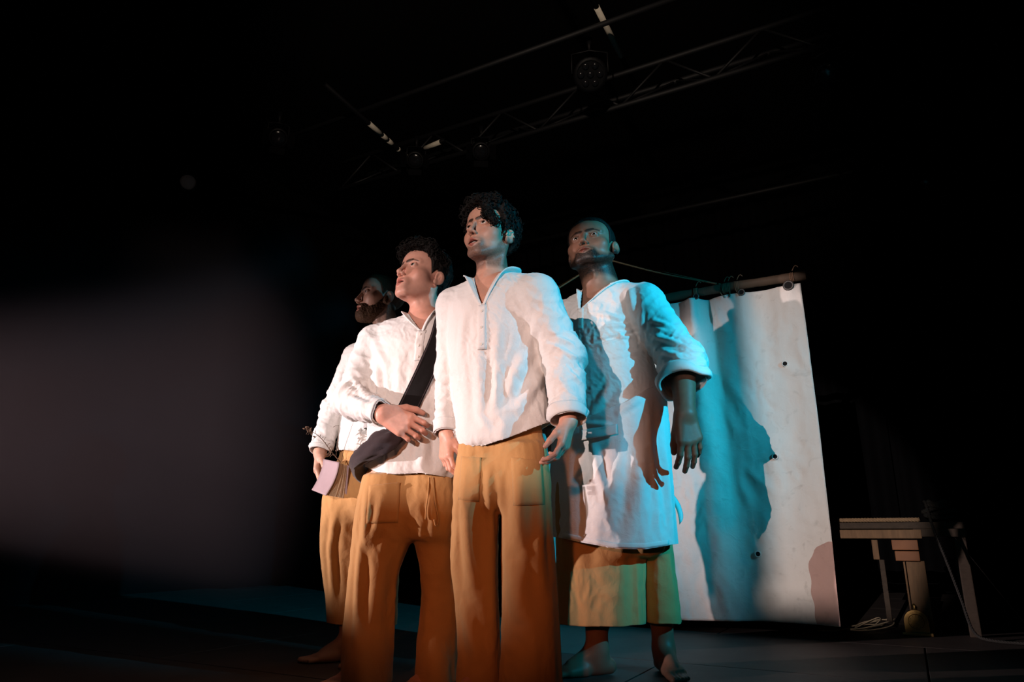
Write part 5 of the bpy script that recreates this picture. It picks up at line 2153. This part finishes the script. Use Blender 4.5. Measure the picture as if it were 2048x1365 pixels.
# soft bag body behind the hip
f = U(.03, rc(P(752, 955, 3.13), P(800, 955, 3.12), .035, .035), rc(P(755, 990, 3.13), P(802, 990, 3.12), .035, .035), rc(P(752, 955, 3.13), P(755, 990, 3.13), .035, .035))
c = P(778, 972, 3.12)
V, F = mesh_sdf(f, c - (.16, .1, .14), c + (.16, .1, .14), .008)
V = V + normals(V, F) * (.006 * perlin(V * 20))[:, None]
child(obj('pouch', V, F, M['bag']), bag)

# ---- drawstring and patch pockets on the trousers
def pocket(bvh, owner, quad, n=12, off=.004):
    """patch pocket sewn on, corners as pixels tl,tr,br,bl on the cloth"""
    tl, tr_, br, bl = [np.array(q, float) for q in quad]
    rows = []
    for t in np.linspace(0, 1, n):
        rows.append([tuple((tl * (1 - s) + tr_ * s) * (1 - t) + (bl * (1 - s) + br * s) * t) for s in np.linspace(0, 1, n)])
    G = hit_rows(bvh, rows, off)
    if len(G) < 3:
        return
    G = smooth_grid(G, 1)
    G[0] += np.array([0, -.006, 0])
    V, F = grid_np(G)
    return cloth_obj('pocket', V, F, M['mustard'], owner, .003)


def kids(body, name):
    return [o for o in body.children if o.name.split('.')[0] == name][0]


tr_bag = kids(PEOPLE['bag'][0], 'trousers')
tr_c = kids(PEOPLE['centre'][0], 'trousers')
pocket(PEOPLE['bag'][2], tr_bag, ((738, 972), (800, 966), (796, 1046), (732, 1048)))
pocket(PEOPLE['centre'][2], tr_c, ((1022, 916), (1084, 922), (1090, 1010), (1026, 1012)))
pocket(PEOPLE['centre'][2], tr_c, ((922, 914), (962, 916), (958, 1004), (916, 1000)))
for (x0, y0, pts) in ((858, 955, ((858, 955), (856, 990), (852, 1020), (851, 1040))), (866, 955, ((866, 955), (870, 1000), (876, 1040), (872, 1052), (868, 1040)))):
    q = [hit_px(PEOPLE['bag'][2], x, y, .006) for x, y in pts]
    q = [v for v in q if v is not None]
    if len(q) > 2:
        V, F = tube_np(smooth_path(q, 20), .0028, 6)
        obj('drawstring', V, F, M['mustard'], tr_bag)

# ---- the book at the back man's hip
M['cover'] = simple('mauve_book_cover', (.32, .235, .25), .6, noise=.12, scale=30)
M['pages'] = simple('aged_paper', (.56, .43, .29), .9, noise=.15, scale=60)
M['twig'] = simple('dry_twig', (.11, .062, .036), .85, noise=.3, scale=60)
book = empty('book', tuple(P(665, 960, 3.22)))
tag(book, 'thick paperback with mauve cover, held bent at the hip of the barefoot person', 'book')
TL, TR_, BL, BR = P(648, 919, 3.25), P(678, 925, 3.17), P(624, 981, 3.25), P(651, 992, 3.17)
KT, KB = P(697, 932, 3.225), P(692, 999, 3.235)


def cover_pt(s, t):
    e = t ** 1.9
    L = TL + (BL - TL) * np.array([e, t, t])
    R_ = TR_ + (BR - TR_) * np.array([e, t, t])
    return L * (1 - s) + R_ * s


def leaf_pt(s, t, r):
    f = cover_pt(s, t)
    L = cover_pt(0, t)
    Rk = KT * (1 - t) + KB * t
    Lk = L + (Rk - cover_pt(1, t)) * .55
    bk = Lk * (1 - s) + Rk * s
    return f * (1 - r) + bk * r


for nm, r0, m in (('front_cover', 0.0, 'cover'), ('back_cover', 1.0, 'cover')):
    G = np.array([[leaf_pt(s, t, r0) for s in np.linspace(0, 1.02, 8)] for t in np.linspace(0, 1, 20)])
    V, F = grid_np(G)
    o = cloth_obj(nm, V, F, M[m], None, .003)
    o.modifiers[0].offset = 0
    child(o, book)
G = np.array([[leaf_pt(-.02, t, r) for r in np.linspace(0, 1, 6)] for t in np.linspace(0, 1, 20)])
V, F = grid_np(G)
o = cloth_obj('spine', V, F, M['cover'], None, .003)
child(o, book)
prt = []
rngb = np.random.RandomState(2)
for k in range(15):
    r = .05 + .90 * k / 14
    w = rngb.uniform(.94, .99)
    th = .030
    a = np.array([[leaf_pt(s * w, .01 + t * .98, r - th * .8) for s in np.linspace(0.02, 1, 6)] for t in np.linspace(0, 1, 14)])
    b = np.array([[leaf_pt(s * w, .01 + t * .98, r + th * .8) for s in np.linspace(0.02, 1, 6)] for t in np.linspace(0, 1, 14)])
    prt.append(grid_np(a))
    prt.append(grid_np(b[:, ::-1]))
    prt.append(grid_np(np.stack([a[:, -1], b[:, -1]], 1)))
    prt.append(grid_np(np.stack([b[0], a[0]], 1)))
    prt.append(grid_np(np.stack([a[-1], b[-1]], 1)))
V, F = join_np(prt)
child(obj('pages', V, F, M['pages'], None, smooth=False), book)

# ---- dried plants tucked behind the book
def twig(pts, r, label, leaves=0, seed=1, bud=False):
    q = smooth_path([P(x, y, z) for x, y, z in pts], 30)
    o = empty('dried_twig', tuple(q[0]))
    tag(o, label, 'twig', 'dried plants tucked into the book')
    V, F = tube_np(q, np.linspace(r, r * .45, len(q)), 6)
    child(obj('stem', V, F, M['twig']), o)
    rg = np.random.RandomState(seed)
    for k in range(leaves):
        i = int(4 + (len(q) - 7) * k / max(1, leaves - 1))
        t = nrm(q[i + 1] - q[i])
        side = nrm(np.cross(t, rg.normal(size=3)))
        side = nrm(side + np.array([-.4, -.2, -.5]) * (.6 if k % 2 else -.1))
        L = rg.uniform(.018, .034)
        G = []
        for u in np.linspace(0, 1, 7):
            c_ = q[i] + side * L * u + t * L * .5 * u - np.array([0, 0, .014]) * u * u
            wv = nrm(np.cross(side, t)) * .0032 * math.sin(PI * min(1, u * .93 + .07))
            G.append([c_ - wv, c_ + t * .0008, c_ + wv])
        V, F = grid_np(np.array(G))
        child(cloth_obj('leaf', V, F, M['twig'], None, .0008), o)
    if bud:
        for k in range(16):
            c_ = q[-1 - k // 3] + rg.normal(size=3) * .006
            d_ = nrm(rg.normal(size=3) + np.array([-.6, 0, .4]))
            V, F = tube_np([c_, c_ + d_ * .007, c_ + d_ * .014], [.002, .0042, .001], 6)
            child(obj('bud', V, F, M['twig']), o)


twig(((680, 924, 3.19), (662, 903, 3.17), (648, 884, 3.15), (634, 870, 3.14), (613, 858, 3.13)), .0024, 'dried sprig with curled leaves and a brown seed head leaning left from the book', 13, 3, True)
twig(((681, 926, 3.19), (688, 900, 3.16), (698, 870, 3.14), (707, 844, 3.13)), .0013, 'thin straight dry stalk rising to the right from the book', 0)
twig(((672, 916, 3.19), (674, 890, 3.165), (677, 865, 3.15), (678, 850, 3.145)), .0011, 'thin short upright dry stalk between the leafy sprig and the longer stalk', 2, 8)
